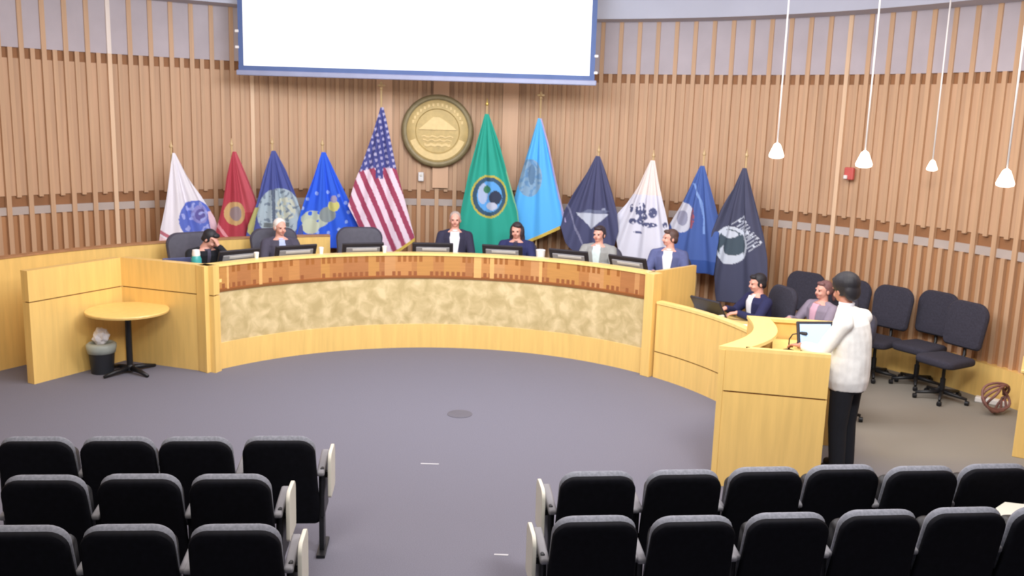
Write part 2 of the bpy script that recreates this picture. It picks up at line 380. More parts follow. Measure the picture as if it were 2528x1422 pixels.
# ------------------------------------------------------------------ lectern
LA, LB = Vector((1.74, 7.50)), Vector((2.60, 7.31)); LD, LE = Vector((2.28, 8.76)), Vector((3.14, 8.60))
lec = thing('lectern', 'wide maple lectern with curved front ledge and horizontal groove facing the seats', 'lectern', (2.35, 8.0, 0))
LH = 1.22
bm = BM(); wallseg(bm, LA, LB, 0.04, 0, 0.83); wallseg(bm, LA, LB, 0.04, 0.845, LH - 0.03); obj('side_panel', bm, MAPLE, lec, world=True)
bm = BM(); d = (LB - LA).normalized(); nn = Vector((-d.y, d.x)); wallseg(bm, LA + d * 0.01 + nn * 0.01, LB - d * 0.01 + nn * 0.01, 0.025, 0.82, 0.85); obj('groove', bm, GROOVE, lec, world=True)
bm = BM(); wallseg(bm, LD, LE, 0.04, 0, LH - 0.03, -1); obj('side_panel', bm, MAPLE, lec, world=True)
# curved front between A and D
def lecurve(off, n=16):
    out = []
    for i in range(n + 1):
        t = i / n; p = LA.lerp(LD, t); dd = (LD - LA).normalized(); nrm = Vector((dd.y, -dd.x))
        out.append(p + nrm * (off + 0.16 * math.sin(PI * t) * (1 if off < 0.3 else 0.6)))
    return out
bm = BM(); i_, o_ = lecurve(0.045), lecurve(0.0)
prism(bm, [tuple(p) for p in o_] + [tuple(p) for p in reversed(i_)], 0, LH - 0.03); obj('front_panel', bm, MAPLE, lec, world=True)
bm = BM(); i_, o_ = lecurve(0.20), lecurve(-0.01)
i_[0] = LA + (LB - LA).normalized() * 0.21 + Vector((0.0, 0.0)); i_[-1] = LD + (LE - LD).normalized() * 0.2; o_[0] = LA - (LB - LA).normalized() * 0.01
prism(bm, [tuple(p) for p in o_] + [tuple(p) for p in reversed(i_)], LH - 0.03, LH); obj('front_ledge', bm, MAPLE_TOP, lec, world=True)
bm = BM(); wallseg(bm, LA + (LB - LA).normalized() * 0.21, LB, 0.055, LH - 0.03, LH); obj('side_ledge', bm, MAPLE_TOP, lec, world=True)
bm = BM(); wallseg(bm, LD + (LE - LD).normalized() * 0.2, LE, 0.075, LH - 0.03, LH, -1); obj('side_ledge', bm, MAPLE_TOP, lec, world=True)
bm = BM(); prism(bm, [(2.08, 7.48), (2.58, 7.37), (3.08, 8.54), (2.5, 8.64), (2.35, 8.1)], 1.00, 1.03); obj('work_surface', bm, MAPLE_TOP, lec, world=True)

# ------------------------------------------------------------------ desk at the far right edge
rd = thing('counter', 'maple counter cut off by the right edge of the picture', 'counter', (5.25, 8.50, 0))
CT = Matrix.Translation((5.25, 8.50, 0)) @ Matrix.Rotation(math.radians(-30), 4, 'Z')
bm = BM(); box(bm, (0, 0, 0.41), (0.70, 0.60, 0.82), CT, 0.006); obj('body', bm, MAPLE, rd, world=True)
bm = BM(); box(bm, (0, 0, 0.84), (0.74, 0.64, 0.035), CT, 0.008); obj('top', bm, MAPLE_TOP, rd, world=True)

# ------------------------------------------------------------------ projection screen
sc = thing('projection_screen', 'large white projection screen hanging in front of the slatted wall', 'projection screen', (-1.38, 12.9, 3.5))
bm = BM(); box(bm, (-1.38, 12.9, 4.22), (4.68, 0.012, 1.26)); obj('screen_surface', bm, SCR, sc, world=True)
bm = BM(); box(bm, (-1.38 - 2.375, 12.905, 4.22), (0.07, 0.01, 1.27)); box(bm, (-1.38 + 2.375, 12.905, 4.22), (0.07, 0.01, 1.27)); box(bm, (-1.38, 12.895, 3.565), (4.82, 0.01, 0.07)); obj('border', bm, SCRB, sc, world=True)
bm = BM(); box(bm, (-1.38, 12.9, 3.505), (4.88, 0.045, 0.07), None, 0.012); obj('weight_bar', bm, SCRBAR, sc, world=True)
for sx, zz in ((1, 3.86), (1, 3.64), (-1, 3.84), (-1, 4.05)):
    bm = BM(); box(bm, (-1.38 + sx * 2.425, 12.9, zz), (0.05, 0.02, 0.035), None, 0.005); obj('tension_tab', bm, WHITE, sc, world=True)
bm = BM(); box(bm, (-1.38, 12.95, 4.87), (5.0, 0.2, 0.1)); obj('housing', bm, WHITE, sc, world=True)

# ------------------------------------------------------------------ city seal
sa = ang(WC, -1.21, 14.41)
seal = thing('wall_seal', 'round gold relief seal with a mountain and water on the slatted wall', 'seal', pol(WC, 6.74, sa) + (2.77,), -sa)
RX = Matrix.Rotation(PI / 2, 4, 'X')   # disc facing -y
bm = BM(); lathe(bm, [(0.45, -0.02), (0.545, -0.02), (0.55, 0.03), (0.52, 0.055), (0.47, 0.05), (0.45, 0.03)], 64, RX); obj('rim', bm, SEALR, seal, True)
bm = BM(); lathe(bm, [(0.47, 0.0), (0.47, 0.045), (0.455, 0.055), (0.34, 0.055), (0.325, 0.04), (0.02, 0.04)], 64, RX); obj('disc', bm, SEALM, seal, 'auto')
def relief(poly, z0, z1):
    b = BM(); prism(b, poly, z0, z1, RX); return b
obj('mountain', relief([(-0.29, 0.02), (-0.22, 0.08), (-0.14, 0.15), (-0.07, 0.21), (0.02, 0.21), (0.08, 0.18), (0.17, 0.12), (0.25, 0.06), (0.29, 0.02)], 0.035, 0.062), SEALH, seal)
for k, (yy, hw) in enumerate(((-0.075, 0.24), (-0.13, 0.22), (-0.19, 0.20))):
    poly = [(-hw + 2 * hw * t / 12, yy + 0.012 * math.sin(t * 1.9 + k)) for t in range(13)]
    poly += [(x, y - (0.018 if k < 2 else 0.04)) for x, y in reversed(poly)]
    obj('wave', relief(poly, 0.035, 0.055), SEALH, seal)
bm = BM()
for side, (t0, t1) in (('low', (200, 340)),):
    pts = [(0.44 * math.cos(math.radians(t)), 0.44 * math.sin(math.radians(t))) for t in range(t0, t1 + 1, 5)]
    pin = [(0.35 * math.cos(math.radians(t)), 0.35 * math.sin(math.radians(t))) for t in range(t1, t0 - 1, -5)]
    prism(bm, pts + pin, 0.05, 0.062, RX)
obj('ring_band', bm, SEALH, seal)
for t in range(20, 161, 10):
    a = math.radians(t); bm = BM(); box(bm, (0.395 * math.cos(a), -0.058, 0.395 * math.sin(a)), (0.035, 0.012, 0.05), None, 0.004); obj('raised_mark', bm, SEALH, seal)

# wall sensor, alarm
sa = ang(WC, -1.45, 14.34)
t_ = thing('wall_sensor', 'small white sensor box on the slats below the round seal', 'sensor', pol(WC, 6.755, sa) + (2.07,), -sa)
bm = BM(); box(bm, (0, 0, 0), (0.085, 0.05, 0.14), None, 0.012); obj('case', bm, WHITE, t_)
bm = BM(); ellipsoid(bm, (0, -0.025, 0.02), (0.02, 0.012, 0.02)); obj('lens', bm, CREAM, t_, True)
sa = ang(WC, 4.29, 12.10)
t_ = thing('fire_alarm', 'red fire alarm strobe on the slatted wall at right', 'alarm', pol(WC, 6.75, sa) + (2.43,), -sa)
bm = BM(); box(bm, (0, 0, 0), (0.13, 0.06, 0.16), None, 0.015); obj('case', bm, RED, t_)
bm = BM(); box(bm, (-0.03, -0.04, -0.045), (0.05, 0.03, 0.05), None, 0.01); obj('strobe', bm, WHITE, t_)

# ------------------------------------------------------------------ pendant lamps
LBL = ['pendant lamp on thin white rod, leftmost of the four over the right side',
       'pendant lamp on thin white rod hanging beside the red fire alarm',
       'smallest pendant lamp on thin white rod, third of the four from left',
       'largest pendant lamp on thin white rod nearest the right edge']
for (x, y, z, s), lb in zip(((2.91, 10.5, 2.67, 1.2), (3.71, 10.0, 2.62, 1.25), (4.66, 10.5, 2.58, 0.85), (4.19, 8.0, 2.58, 1.08)), LBL):
    t_ = thing('pendant_lamp', lb, 'lamp', (x, y, z), 0, 'pendant lamps over the right side')
    bm = BM(); tube(bm, [(0, 0, 0.11 * s), (0, 0, 4.85 - z)], 0.009, 8); obj('rod', bm, WHITE, t_, True)
    bm = BM(); lathe(bm, [(0.012, 0.135 * s), (0.03 * s, 0.12 * s), (0.055 * s, 0.06 * s), (0.07 * s, 0.02 * s), (0.065 * s, 0.0), (0.03 * s, -0.012 * s)], 20); obj('shade', bm, LAMP, t_, True)
    bm = BM(); lathe(bm, [(0.05, 4.83 - z), (0.05, 4.85 - z)], 16); obj('ceiling_rose', bm, WHITE, t_)

# ------------------------------------------------------------------ flags
def interp(tab, z):
    if z <= tab[0][1]: return tab[0][0]
    for (x0, z0), (x1, z1) in zip(tab, tab[1:]):
        if z <= z1: return x0 + (x1 - x0) * (z - z0) / max(z1 - z0, 1e-6)
    return tab[-1][0]
def ell(x, z, cx, cz, rx, rz): return ((x - cx) / rx) ** 2 + ((z - cz) / rz) ** 2
FONT = {'P': ['11110', '10001', '10001', '11110', '10000', '10000', '10000'], 'O': ['01110', '10001', '10001', '10001', '10001', '10001', '01110'],
        'W': ['10001', '10001', '10001', '10101', '10101', '11011', '10001'], '*': ['00000', '00100', '11111', '01110', '01010', '00000', '00000'],
        'M': ['10001', '11011', '10101', '10101', '10001', '10001', '10001'], 'I': ['01110', '00100', '00100', '00100', '00100', '00100', '01110'],
        'A': ['01110', '10001', '10001', '11111', '10001', '10001', '10001']}
def nz_(x, z, s, seed=0.0): return noise.noise(Vector((x * s, z * s, seed)))
def c_army(x, z):
    c = srgb(232, 228, 236)
    if ell(x, z, 47, 152, 42, 44) < 1:
        c = srgb(92, 112, 200)
        if ell(x, z, 58, 140, 20, 22) < 1: c = srgb(140, 140, 205) if ell(x, z, 58, 142, 13, 14) > 1 else srgb(96, 90, 160)
        if nz_(x, z, 0.09, 2) > 0.22: c = srgb(160, 170, 230)
    band = z - (172 + 0.62 * (x + 38))
    if 0 < band < 9 and x < 25: c = srgb(186, 110, 124)
    elif 14 < band < 26 and x < 40: c = srgb(232, 200, 206)
    if x > 80 and z > 135: c = srgb(200, 90, 112) if (x - 0.6 * z) > 5 else srgb(228, 196, 206)
    return c
def c_marine(x, z):
    c = srgb(176, 62, 76)
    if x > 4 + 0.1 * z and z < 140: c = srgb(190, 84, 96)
    if ell(x, z, 0, 142, 25, 27) < 1: c = srgb(200, 164, 112)
    if ell(x, z, 2, 142, 13, 17) < 1: c = srgb(150, 132, 134)
    d = z - (150 + 1.35 * (x + 50))
    if 0 < d < 12: c = srgb(222, 150, 160)
    return c
def c_navy(x, z):
    c = srgb(76, 86, 152)
    if ell(x, z, 12, 144, 53, 58) < 1: c = srgb(168, 184, 194)
    if ell(x, z, 12, 144, 53, 58) < 1:
        if abs(x + 3) < 4 and z < 172: c = srgb(92, 104, 124)
        if ell(x, z, 26, 135, 24, 28) < 1 and nz_(x, z, 0.12, 4) > -0.15: c = srgb(196, 200, 184)
        if abs(z - 172) < 5 and abs(x - 5) < 30: c = srgb(110, 118, 122)
        if nz_(x, z, 0.11, 8) > 0.3: c = srgb(120, 134, 150)
    e = x - interp([(-50, 118), (-62, 150), (-68, 185), (-40, 222)], z)
    if z > 130 and 3 < e < 18: c = srgb(176, 172, 110)
    return c
def c_af(x, z):
    c = srgb(46, 96, 222)
    for k in range(13):
        a = 2 * PI * k / 13; cx, cz = 4 + 56 * math.cos(a), 140 + 48 * math.sin(a)
        if ell(x, z, cx, cz, 4.2, 4.2) < 1: c = srgb(150, 176, 236)
    if ell(x, z, -20, 155, 34, 20) < 1 and nz_(x, z, 0.06, 5) > -0.3: c = srgb(186, 196, 178)
    if ell(x, z, -32, 172, 20, 18) < 1: c = srgb(198, 204, 180)
    if ell(x, z, 8, 145, 20, 18) < 1: c = srgb(140, 150, 150)
    if ell(x, z, 24, 124, 13, 13) < 1: c = srgb(206, 200, 120)
    if ell(x, z, 24, 108, 7, 9) < 1: c = srgb(160, 150, 176)
    return c
def c_us(x, z):
    if z < 135 - 0.3 * (x + 10) * (1 if x < -8 else -0.28) + (26 if -14 < x < 4 else 0) and z < 168:
        c = srgb(70, 74, 138)
        if (x * 0.35 + z) % 14 < 6.5 and ((x - 0.2 * z) % 13) < 6: c = srgb(176, 172, 206)
        return c
    s = (x - 0.43 * z + 400) % 27
    return srgb(232, 210, 224) if s < 14 else srgb(158, 64, 92)
def c_green(x, z):
    c = srgb(40, 158, 138)
    e = ell(x, z, 11, 188, 43, 50)
    if e < 1: c = srgb(190, 176, 74)
    if e < 0.82: c = srgb(52, 84, 110)
    if ell(x, z, 12, 188, 30, 36) < 1:
        c = srgb(92, 160, 222)
        if ell(x, z, -4, 182, 12, 24) < 1: c = srgb(170, 184, 214)
        if ell(x, z, 26, 190, 15, 16) < 1: c = srgb(48, 56, 78)
        if ell(x, z, 6, 172, 9, 9) < 1: c = srgb(60, 120, 90)
        if ell(x, z, 18, 210, 13, 9) < 1: c = srgb(190, 194, 214)
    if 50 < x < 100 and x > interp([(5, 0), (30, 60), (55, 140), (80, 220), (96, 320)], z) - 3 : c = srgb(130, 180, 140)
    return c
def c_light(x, z):
    c = srgb(92, 182, 246)
    if ell(x, z, -18, 138, 30, 44) < 1:
        c = srgb(136, 168, 196) if nz_(x, z, 0.1, 3) > -0.1 else srgb(108, 150, 190)
        if ell(x, z, -14, 130, 8, 24) < 1: c = srgb(96, 128, 160)
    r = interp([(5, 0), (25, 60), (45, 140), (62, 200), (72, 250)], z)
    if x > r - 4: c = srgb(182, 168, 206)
    return c
def c_space(x, z):
    c = srgb(76, 78, 112)
    if 132 < z < 170 and abs(x + 6) < 40 * (170 - z) / 38: c = srgb(196, 200, 214)
    if 124 < z < 132 and abs(x - 2 + (z - 128) * 2) < 28: c = srgb(112, 118, 146)
    if ell(x, z, 20, 122, 4, 3) < 1: c = srgb(160, 166, 190)
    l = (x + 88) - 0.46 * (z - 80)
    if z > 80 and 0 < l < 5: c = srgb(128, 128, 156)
    return c
def c_coast(x, z):
    c = srgb(222, 220, 232)
    if z < 80: c = srgb(236, 222, 216)
    d = srgb(84, 88, 124)
    if ell(x, z, -18, 118, 14, 20) < 1 and nz_(x, z, 0.13, 1) > -0.1: c = d
    for (cx, cz, rx, rz) in ((-42, 112, 6, 10), (-38, 142, 8, 7), (-20, 140, 10, 9), (2, 148, 20, 6), (10, 120, 9, 12), (-8, 130, 8, 8), (-24, 168, 12, 3), (42, 145, 6, 7)):
        e = ell(x, z, cx, cz, rx, rz)
        if e < 1 and nz_(x, z, 0.2, 7) > -0.25: c = d if e < 0.8 else srgb(130, 134, 164)
    return c
def c_blue(x, z):
    c = srgb(72, 98, 164)
    if ell(x, z, -42, 120, 32, 36) < 1: c = srgb(204, 204, 216)
    if ell(x, z, -38, 122, 12, 18) < 1: c = srgb(150, 150, 172)
    if ell(x, z, -12, 120, 6, 24) < 1: c = srgb(160, 84, 96) if nz_(x, z, 0.2, 2) > -0.1 else srgb(92, 80, 122)
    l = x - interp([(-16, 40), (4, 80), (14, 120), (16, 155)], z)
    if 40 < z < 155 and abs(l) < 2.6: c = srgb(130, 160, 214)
    if z > 215: c = srgb(48, 78, 146)
    return c
def c_pow(x, z):
    c = srgb(72, 74, 98)
    Wt = srgb(206, 212, 224)
    e = ell(x, z, -18, 178, 44, 44)
    if e < 1: c = Wt
    if ell(x, z, -18, 178, 37, 37) < 1:
        c = srgb(70, 84, 96)
        if ell(x, z, -16, 196, 30, 20) < 1 and ell(x, z, -10, 184, 25, 17) > 1: c = Wt
        if ell(x, z, -22, 152, 22, 9) < 1: c = Wt
    # lettering above the ring, turned with the drape
    dx, dz = x - 22, z - 148
    u = dx * 0.62 + dz * 0.785; v = dx * 0.785 - dz * 0.62
    n = 7; wd = 78.0; cell = wd / (n * 6)
    col_ = (u + wd / 2) / cell; row = (17 - v) / (34 / 7.0)
    if 0 <= col_ < n * 6 and 0 <= row < 7:
        k = int(col_ // 6); cc = int(col_ % 6)
        if cc < 5 and FONT['POW*MIA'[k]][int(row)][cc] == '1': c = Wt
    return c
def c_const(rgb): return lambda x, z: rgb
FLAGS = [
 # (name label, apex xyz, m per unit, left table, right table, colour fn, pole top extra, fringe bottom, folds)
 ('white flag with round blue emblem, leftmost flag behind the dais', (-4.66, 12.66, 2.41), .00585, [(0, 0), (-12, 60), (-25, 120), (-38, 170), (-43, 205), (-38, 225)], [(5, 0), (30, 50), (65, 100), (95, 150), (112, 200), (118, 225)], c_army, 12, 0),
 ('red flag with tan emblem between the white and navy flags', (-3.98, 13.12, 2.43), .00595, [(0, 0), (-18, 60), (-28, 120), (-40, 160), (-58, 228)], [(8, 0), (30, 50), (48, 100), (60, 150), (70, 228)], c_marine, 14, 0),
 ('navy flag with large round silver emblem and yellow edge', (-3.46, 13.30, 2.45), .0060, [(-3, 0), (-25, 60), (-42, 120), (-62, 170), (-68, 195), (-40, 230)], [(6, 0), (30, 45), (50, 95), (65, 140), (68, 230)], c_navy, 16, 0),
 ('bright blue flag with ring of stars around a pale eagle', (-2.80, 13.56, 2.44), .0061, [(-3, 0), (-22, 55), (-45, 110), (-62, 160), (-66, 205), (-60, 225)], [(6, 0), (30, 50), (60, 110), (80, 150), (85, 205), (80, 225)], c_af, 16, 0),
 ('tall flag with red and white stripes and starred blue canton', (-1.96, 13.62, 3.10), .00615, [(-2, 0), (-20, 60), (-45, 130), (-62, 170), (-78, 226), (-15, 345)], [(5, 0), (18, 60), (35, 140), (55, 210), (80, 300), (12, 346)], c_us, 40, 1),
 ('tall green flag with round gold and blue seal', (-0.44, 13.72, 3.05), .0062, [(-4, 0), (-20, 60), (-38, 130), (-55, 220), (-62, 320), (-58, 345)], [(5, 0), (30, 60), (55, 140), (80, 220), (92, 300), (96, 345)], c_green, 20, 0),
 ('tall light blue flag with grey emblem and gold bottom fringe', (0.34, 13.88, 3.01), .0062, [(-4, 0), (-20, 60), (-40, 130), (-55, 190), (-58, 210), (-35, 270), (-25, 285)], [(5, 0), (25, 60), (45, 140), (62, 200), (74, 238), (58, 248), (-20, 286)], c_light, 44, 1),
 ('dark grey flag with a silver star shape', (1.20, 13.62, 2.50), .00615, [(-5, 0), (-25, 40), (-55, 90), (-75, 130), (-85, 170), (-70, 205), (-40, 230), (-25, 250)], [(5, 0), (22, 40), (40, 85), (55, 130), (60, 170), (40, 250)], c_space, 10, 0),
 ('white flag with dark blue anchor and eagle emblem', (1.95, 13.30, 2.475), .00605, [(-4, 0), (-30, 60), (-60, 105), (-92, 145), (-85, 175), (-70, 210), (-50, 262)], [(6, 0), (20, 50), (40, 110), (52, 150), (50, 200), (45, 262)], c_coast, 8, 0),
 ('blue flag with grey disc and red mark beside the black flag', (2.60, 12.98, 2.435), .00595, [(-4, 0), (-25, 50), (-45, 95), (-72, 140), (-70, 165), (-60, 200), (-45, 246)], [(6, 0), (20, 40), (38, 90), (52, 130), (55, 170), (50, 246)], c_blue, 24, 0),
 ('black flag with white ring emblem and letters, rightmost of the flags', (3.10, 12.62, 2.44), .0058, [(-4, 0), (-22, 50), (-48, 100), (-65, 150), (-68, 180), (-60, 230), (-48, 290), (-40, 312)], [(6, 0), (20, 40), (42, 100), (60, 150), (72, 200), (78, 250), (62, 312)], c_pow, 26, 0),
]
for fi, (lab, ap, k, LT, RT, cf, extra, fr) in enumerate(FLAGS):
    a = ang(WC, ap[0], ap[1])
    t_ = thing('flag', lab, 'flag', (ap[0], ap[1], 0), -a, 'flags standing behind the dais')
    zb = max(LT[-1][1], RT[-1][1]); kz = k * 1.02
    nU, nV = 84, 150
    b = BM(); lay = b.loops.layers.float_color.new('Col')
    def dep(x, z):
        r = min(1.0, z / 90.0); th = math.atan2(x, z + 12)
        return -0.05 - r * (0.034 * math.sin(th * 22 + fi) + 0.010 * math.sin(th * 51 + 2 * fi) + 0.04 * (1 - (th / 0.5) ** 2))
    G = []
    for j in range(nV + 1):
        z = zb * j / nV; xl, xr = interp(LT, z), interp(RT, z); row = []
        if xr - xl < 2: xr = xl + 2
        for i in range(nU + 1):
            x = xl + (xr - xl) * i / nU
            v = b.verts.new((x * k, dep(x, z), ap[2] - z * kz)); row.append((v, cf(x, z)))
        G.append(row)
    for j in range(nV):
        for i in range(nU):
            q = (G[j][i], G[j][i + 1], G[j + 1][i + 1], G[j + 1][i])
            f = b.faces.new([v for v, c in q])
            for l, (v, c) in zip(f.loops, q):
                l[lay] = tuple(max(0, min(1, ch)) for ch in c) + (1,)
    o = obj('cloth', b, FLAGM, t_, True)
    md = o.modifiers.new('thickness', 'SOLIDIFY'); md.thickness = 0.004; md.offset = 1
    if fr:
        b = BM(); pts = [(x, z) for x, z in RT if z >= RT[-3][1] - 1][-2:]
        (x0, z0), (x1, z1) = pts[0], pts[1]
        top = []; bot = []
        for i in range(25):
            x = x0 + (x1 - x0) * i / 24; z = z0 + (z1 - z0) * i / 24
            top.append((x * k, dep(x, z) - 0.004, ap[2] - z * kz + 0.004)); bot.append((x * k, dep(x, z) - 0.004, ap[2] - z * kz - 0.045))
        tv = [b.verts.new(p) for p in top]; bv = [b.verts.new(p) for p in bot]
        for i in range(24): b.faces.new((tv[i], tv[i + 1], bv[i + 1], bv[i]))
        o = obj('fringe', b, FRINGE, t_); md = o.modifiers.new('thickness', 'SOLIDIFY'); md.thickness = 0.008; md.offset = 0
    b = BM(); tube(b, [(0, 0.0, 0.03), (0, 0.0, ap[2] + extra * k)], 0.014, 10); obj('pole', b, POLE, t_, True)
    b = BM(); z0 = ap[2] + extra * k
    if extra > 30:
        ellipsoid(b, (0, 0, z0 + 0.02), (0.022, 0.022, 0.022)); box(b, (0, 0, z0 + 0.06), (0.11, 0.02, 0.03), None, 0.008); ellipsoid(b, (0, 0, z0 + 0.08), (0.02, 0.02, 0.035))
    else:
        lathe(b, [(0.008, z0 - 0.01), (0.022, z0 + 0.0), (0.026, z0 + 0.02), (0.012, z0 + 0.05), (0.002, z0 + 0.10)], 14)
    obj('finial', b, GOLD if fi == 5 else POLE, t_, True)
    b = BM(); lathe(b, [(0.15, 0.0), (0.15, 0.02), (0.05, 0.05), (0.03, 0.12), (0.015, 0.13)], 24); obj('base', b, GOLD, t_, 'auto')

# ------------------------------------------------------------------ auditorium seats
def rrect(w0, w1, z0, z1, r, n=6):
    """rounded trapezoid outline in x,z (w0 bottom half width, w1 top half width)"""
    pts = []
    for sx, hw, z, a0 in ((1, w0, z0, -90), (1, w1, z1, 0), (-1, w1, z1, 90), (-1, w0, z0, 180)):
        rr = r if z == z1 else r * 0.4
        cx = sx * (hw - rr); cz = z - rr if z == z1 else z + rr
        for i in range(n + 1):
            a = math.radians(a0 + 90 * i / n); pts.append((cx + rr * math.cos(a), cz + rr * math.sin(a)))
    return pts
def pad(b, outline, y0, y1, bulge=0.0, edge=0.015, m=None):
    """pillow: outline in (x,z) from y0 (rear) to y1 (front) with softened edges"""
    cx = sum(p[0] for p in outline) / len(outline); cz = sum(p[1] for p in outline) / len(outline)
    def sc_(s, y): return [(cx + (x - cx) * (1 - s / max(abs(x - cx), 0.05) if abs(x - cx) > 0.05 else 1), y, cz + (z - cz) * (1 - s / max(abs(z - cz), 0.05) if abs(z - cz) > 0.05 else 1)) for x, z in outline]
    rings = [sc_(edge * 4, y0 - bulge), sc_(edge * 1.2, y0 - bulge * 0.6), sc_(edge * 0.3, y0 + edge * 0.4), sc_(0, y0 + edge * 1.2), sc_(0, y1 - edge * 1.2), sc_(edge * 0.3, y1 - edge * 0.4), sc_(edge * 1.2, y1 + bulge * 0.6), sc_(edge * 4, y1 + bulge)]
    return loft(b, rings, True, m)
TILT = Matrix.Translation((0, 0, 0.88)) @ Matrix.Rotation(math.radians(14), 4, 'X') @ Matrix.Translation((0, 0, -0.88))
def seat_proto(aisle=0):
    """faces +y; origin on the floor under the top of the back; aisle=-1/1 adds the outer standard and tablet arm"""
    t = thing('auditorium_seat', 'x', 'seat')
    b = BM(); pad(b, rrect(0.256, 0.240, 0.20, 0.874, 0.10), -0.045, -0.005, 0.004, 0.01, TILT); obj('back_shell', b, SHELL, t, 'auto')
    b = BM(); pad(b, rrect(0.24, 0.237, 0.42, 0.886, 0.10), 0.0, 0.036, 0.02, 0.014, TILT); obj('back_cushion', b, FABRIC, t, 'auto')
    b = BM(); pad(b, rrect(0.21, 0.205, 0.0, 0.42, 0.05), 0.0, 0.09, 0.01, 0.014, Matrix.Translation((0, 0.17, 0.34)) @ Matrix.Rotation(math.radians(8), 4, 'X')); obj('folding_seat', b, BLACK, t, 'auto')
    def standard(sx, tall):
        b = BM(); box(b, (sx * 0.265, 0.15, 0.30), (0.035, 0.10, 0.60), None, 0.006)
        box(b, (sx * 0.265, 0.17, 0.0125), (0.06, 0.30, 0.025), None, 0.004)
        if tall: box(b, (sx * 0.272, 0.22, 0.45), (0.03, 0.26, 0.36), None, 0.01)
        obj('standard', b, BLACKM, t)
        b = BM(); box(b, (0, 0.0, 0), (0.055, 0.34, 0.035), Matrix.Translation((sx * 0.265, 0.22, 0.625)) @ Matrix.Rotation(math.radians(8), 4, 'X'), 0.014, 3); obj('armrest', b, ARMG, t)
    if aisle == 0: standard(-1, False); standard(1, False)
    else:
        standard(-aisle, False); standard(aisle, True)
        b = BM(); pad(b, rrect(0.13, 0.13, 0.42, 0.74, 0.06), -0.012, 0.012, 0.0, 0.004, Matrix.Translation((aisle * 0.325, 0.20, 0)) @ Matrix.Rotation(PI / 2, 4, 'Z'))
        obj('tablet_arm', b, CREAM, t, 'auto')
        b = BM(); box(b, (aisle * 0.30, 0.2, 0.55), (0.03, 0.04, 0.04)); obj('tablet_hinge', b, BLACKM, t)
    return t
protos = {0: None, 1: None, -1: None}
def place_seat(x, y, rz, lab, aisle=0, grp='auditorium seats'):
    if protos[aisle] is None:
        protos[aisle] = seat_proto(aisle); c = protos[aisle]
    else: c = copy_tree(protos[aisle])
    c.location = (x, y, 0); c.rotation_euler = (0, 0, rz); c['label'] = lab; c['group'] = grp
ORD = ['first', 'second', 'third', 'fourth', 'fifth', 'sixth']
rzL, rzR = math.radians(5.0), math.radians(6.5)
for i, (x, y) in enumerate([(-1.53, 5.92), (-2.07, 5.86), (-2.57, 5.82), (-3.09, 5.77)]):
    place_seat(x, y, rzL, 'black auditorium seat in the far row of the left block, %s from the aisle' % ORD[i], 1 if i == 0 else 0)
for i, (x, y) in enumerate([(-1.65, 5.24), (-2.18, 5.20), (-2.72, 5.14), (-3.24, 5.10)]):
    if i < 3: place_seat(x, y, rzL, 'black auditorium seat in the middle row of the left block, %s from the aisle' % ORD[i], 1 if i == 0 else 0)
for i, (x, y) in enumerate([(-1.42, 4.56), (-1.97, 4.52), (-2.50, 4.47)]):
    place_seat(x, y, rzL, 'black auditorium seat in the nearest row of the left block, %s from the aisle' % ORD[i], 1 if i == 0 else 0)
for i, (x, y) in enumerate([(0.57, 5.46), (1.12, 5.53), (1.66, 5.62), (2.18, 5.70), (2.70, 5.72), (3.22, 5.80)]):
    place_seat(x, y, rzR, 'black auditorium seat in the far row of the right block, %s from the aisle' % ORD[i], -1 if i == 0 else 0)
for i, (x, y) in enumerate([(0.50, 4.80), (1.05, 4.84), (1.60, 4.92), (2.15, 5.00), (2.68, 5.07), (3.20, 5.12)]):
    place_seat(x, y, rzR, 'black auditorium seat in the near row of the right block, %s from the aisle' % ORD[i], -1 if i == 0 else 0)
b = BM(); prism(b, [(3.06, 5.38), (3.42, 5.30), (3.45, 5.56), (3.2, 5.62), (3.09, 5.52)], 0.69, 0.71); prism(b, [(3.28, 5.40), (3.31, 5.40), (3.31, 5.44), (3.28, 5.44)], 0.6, 0.69)
tag(obj('writing_tablet', b, CREAM), 'cream writing tablet unfolded over the near right row at the picture edge', 'tablet')

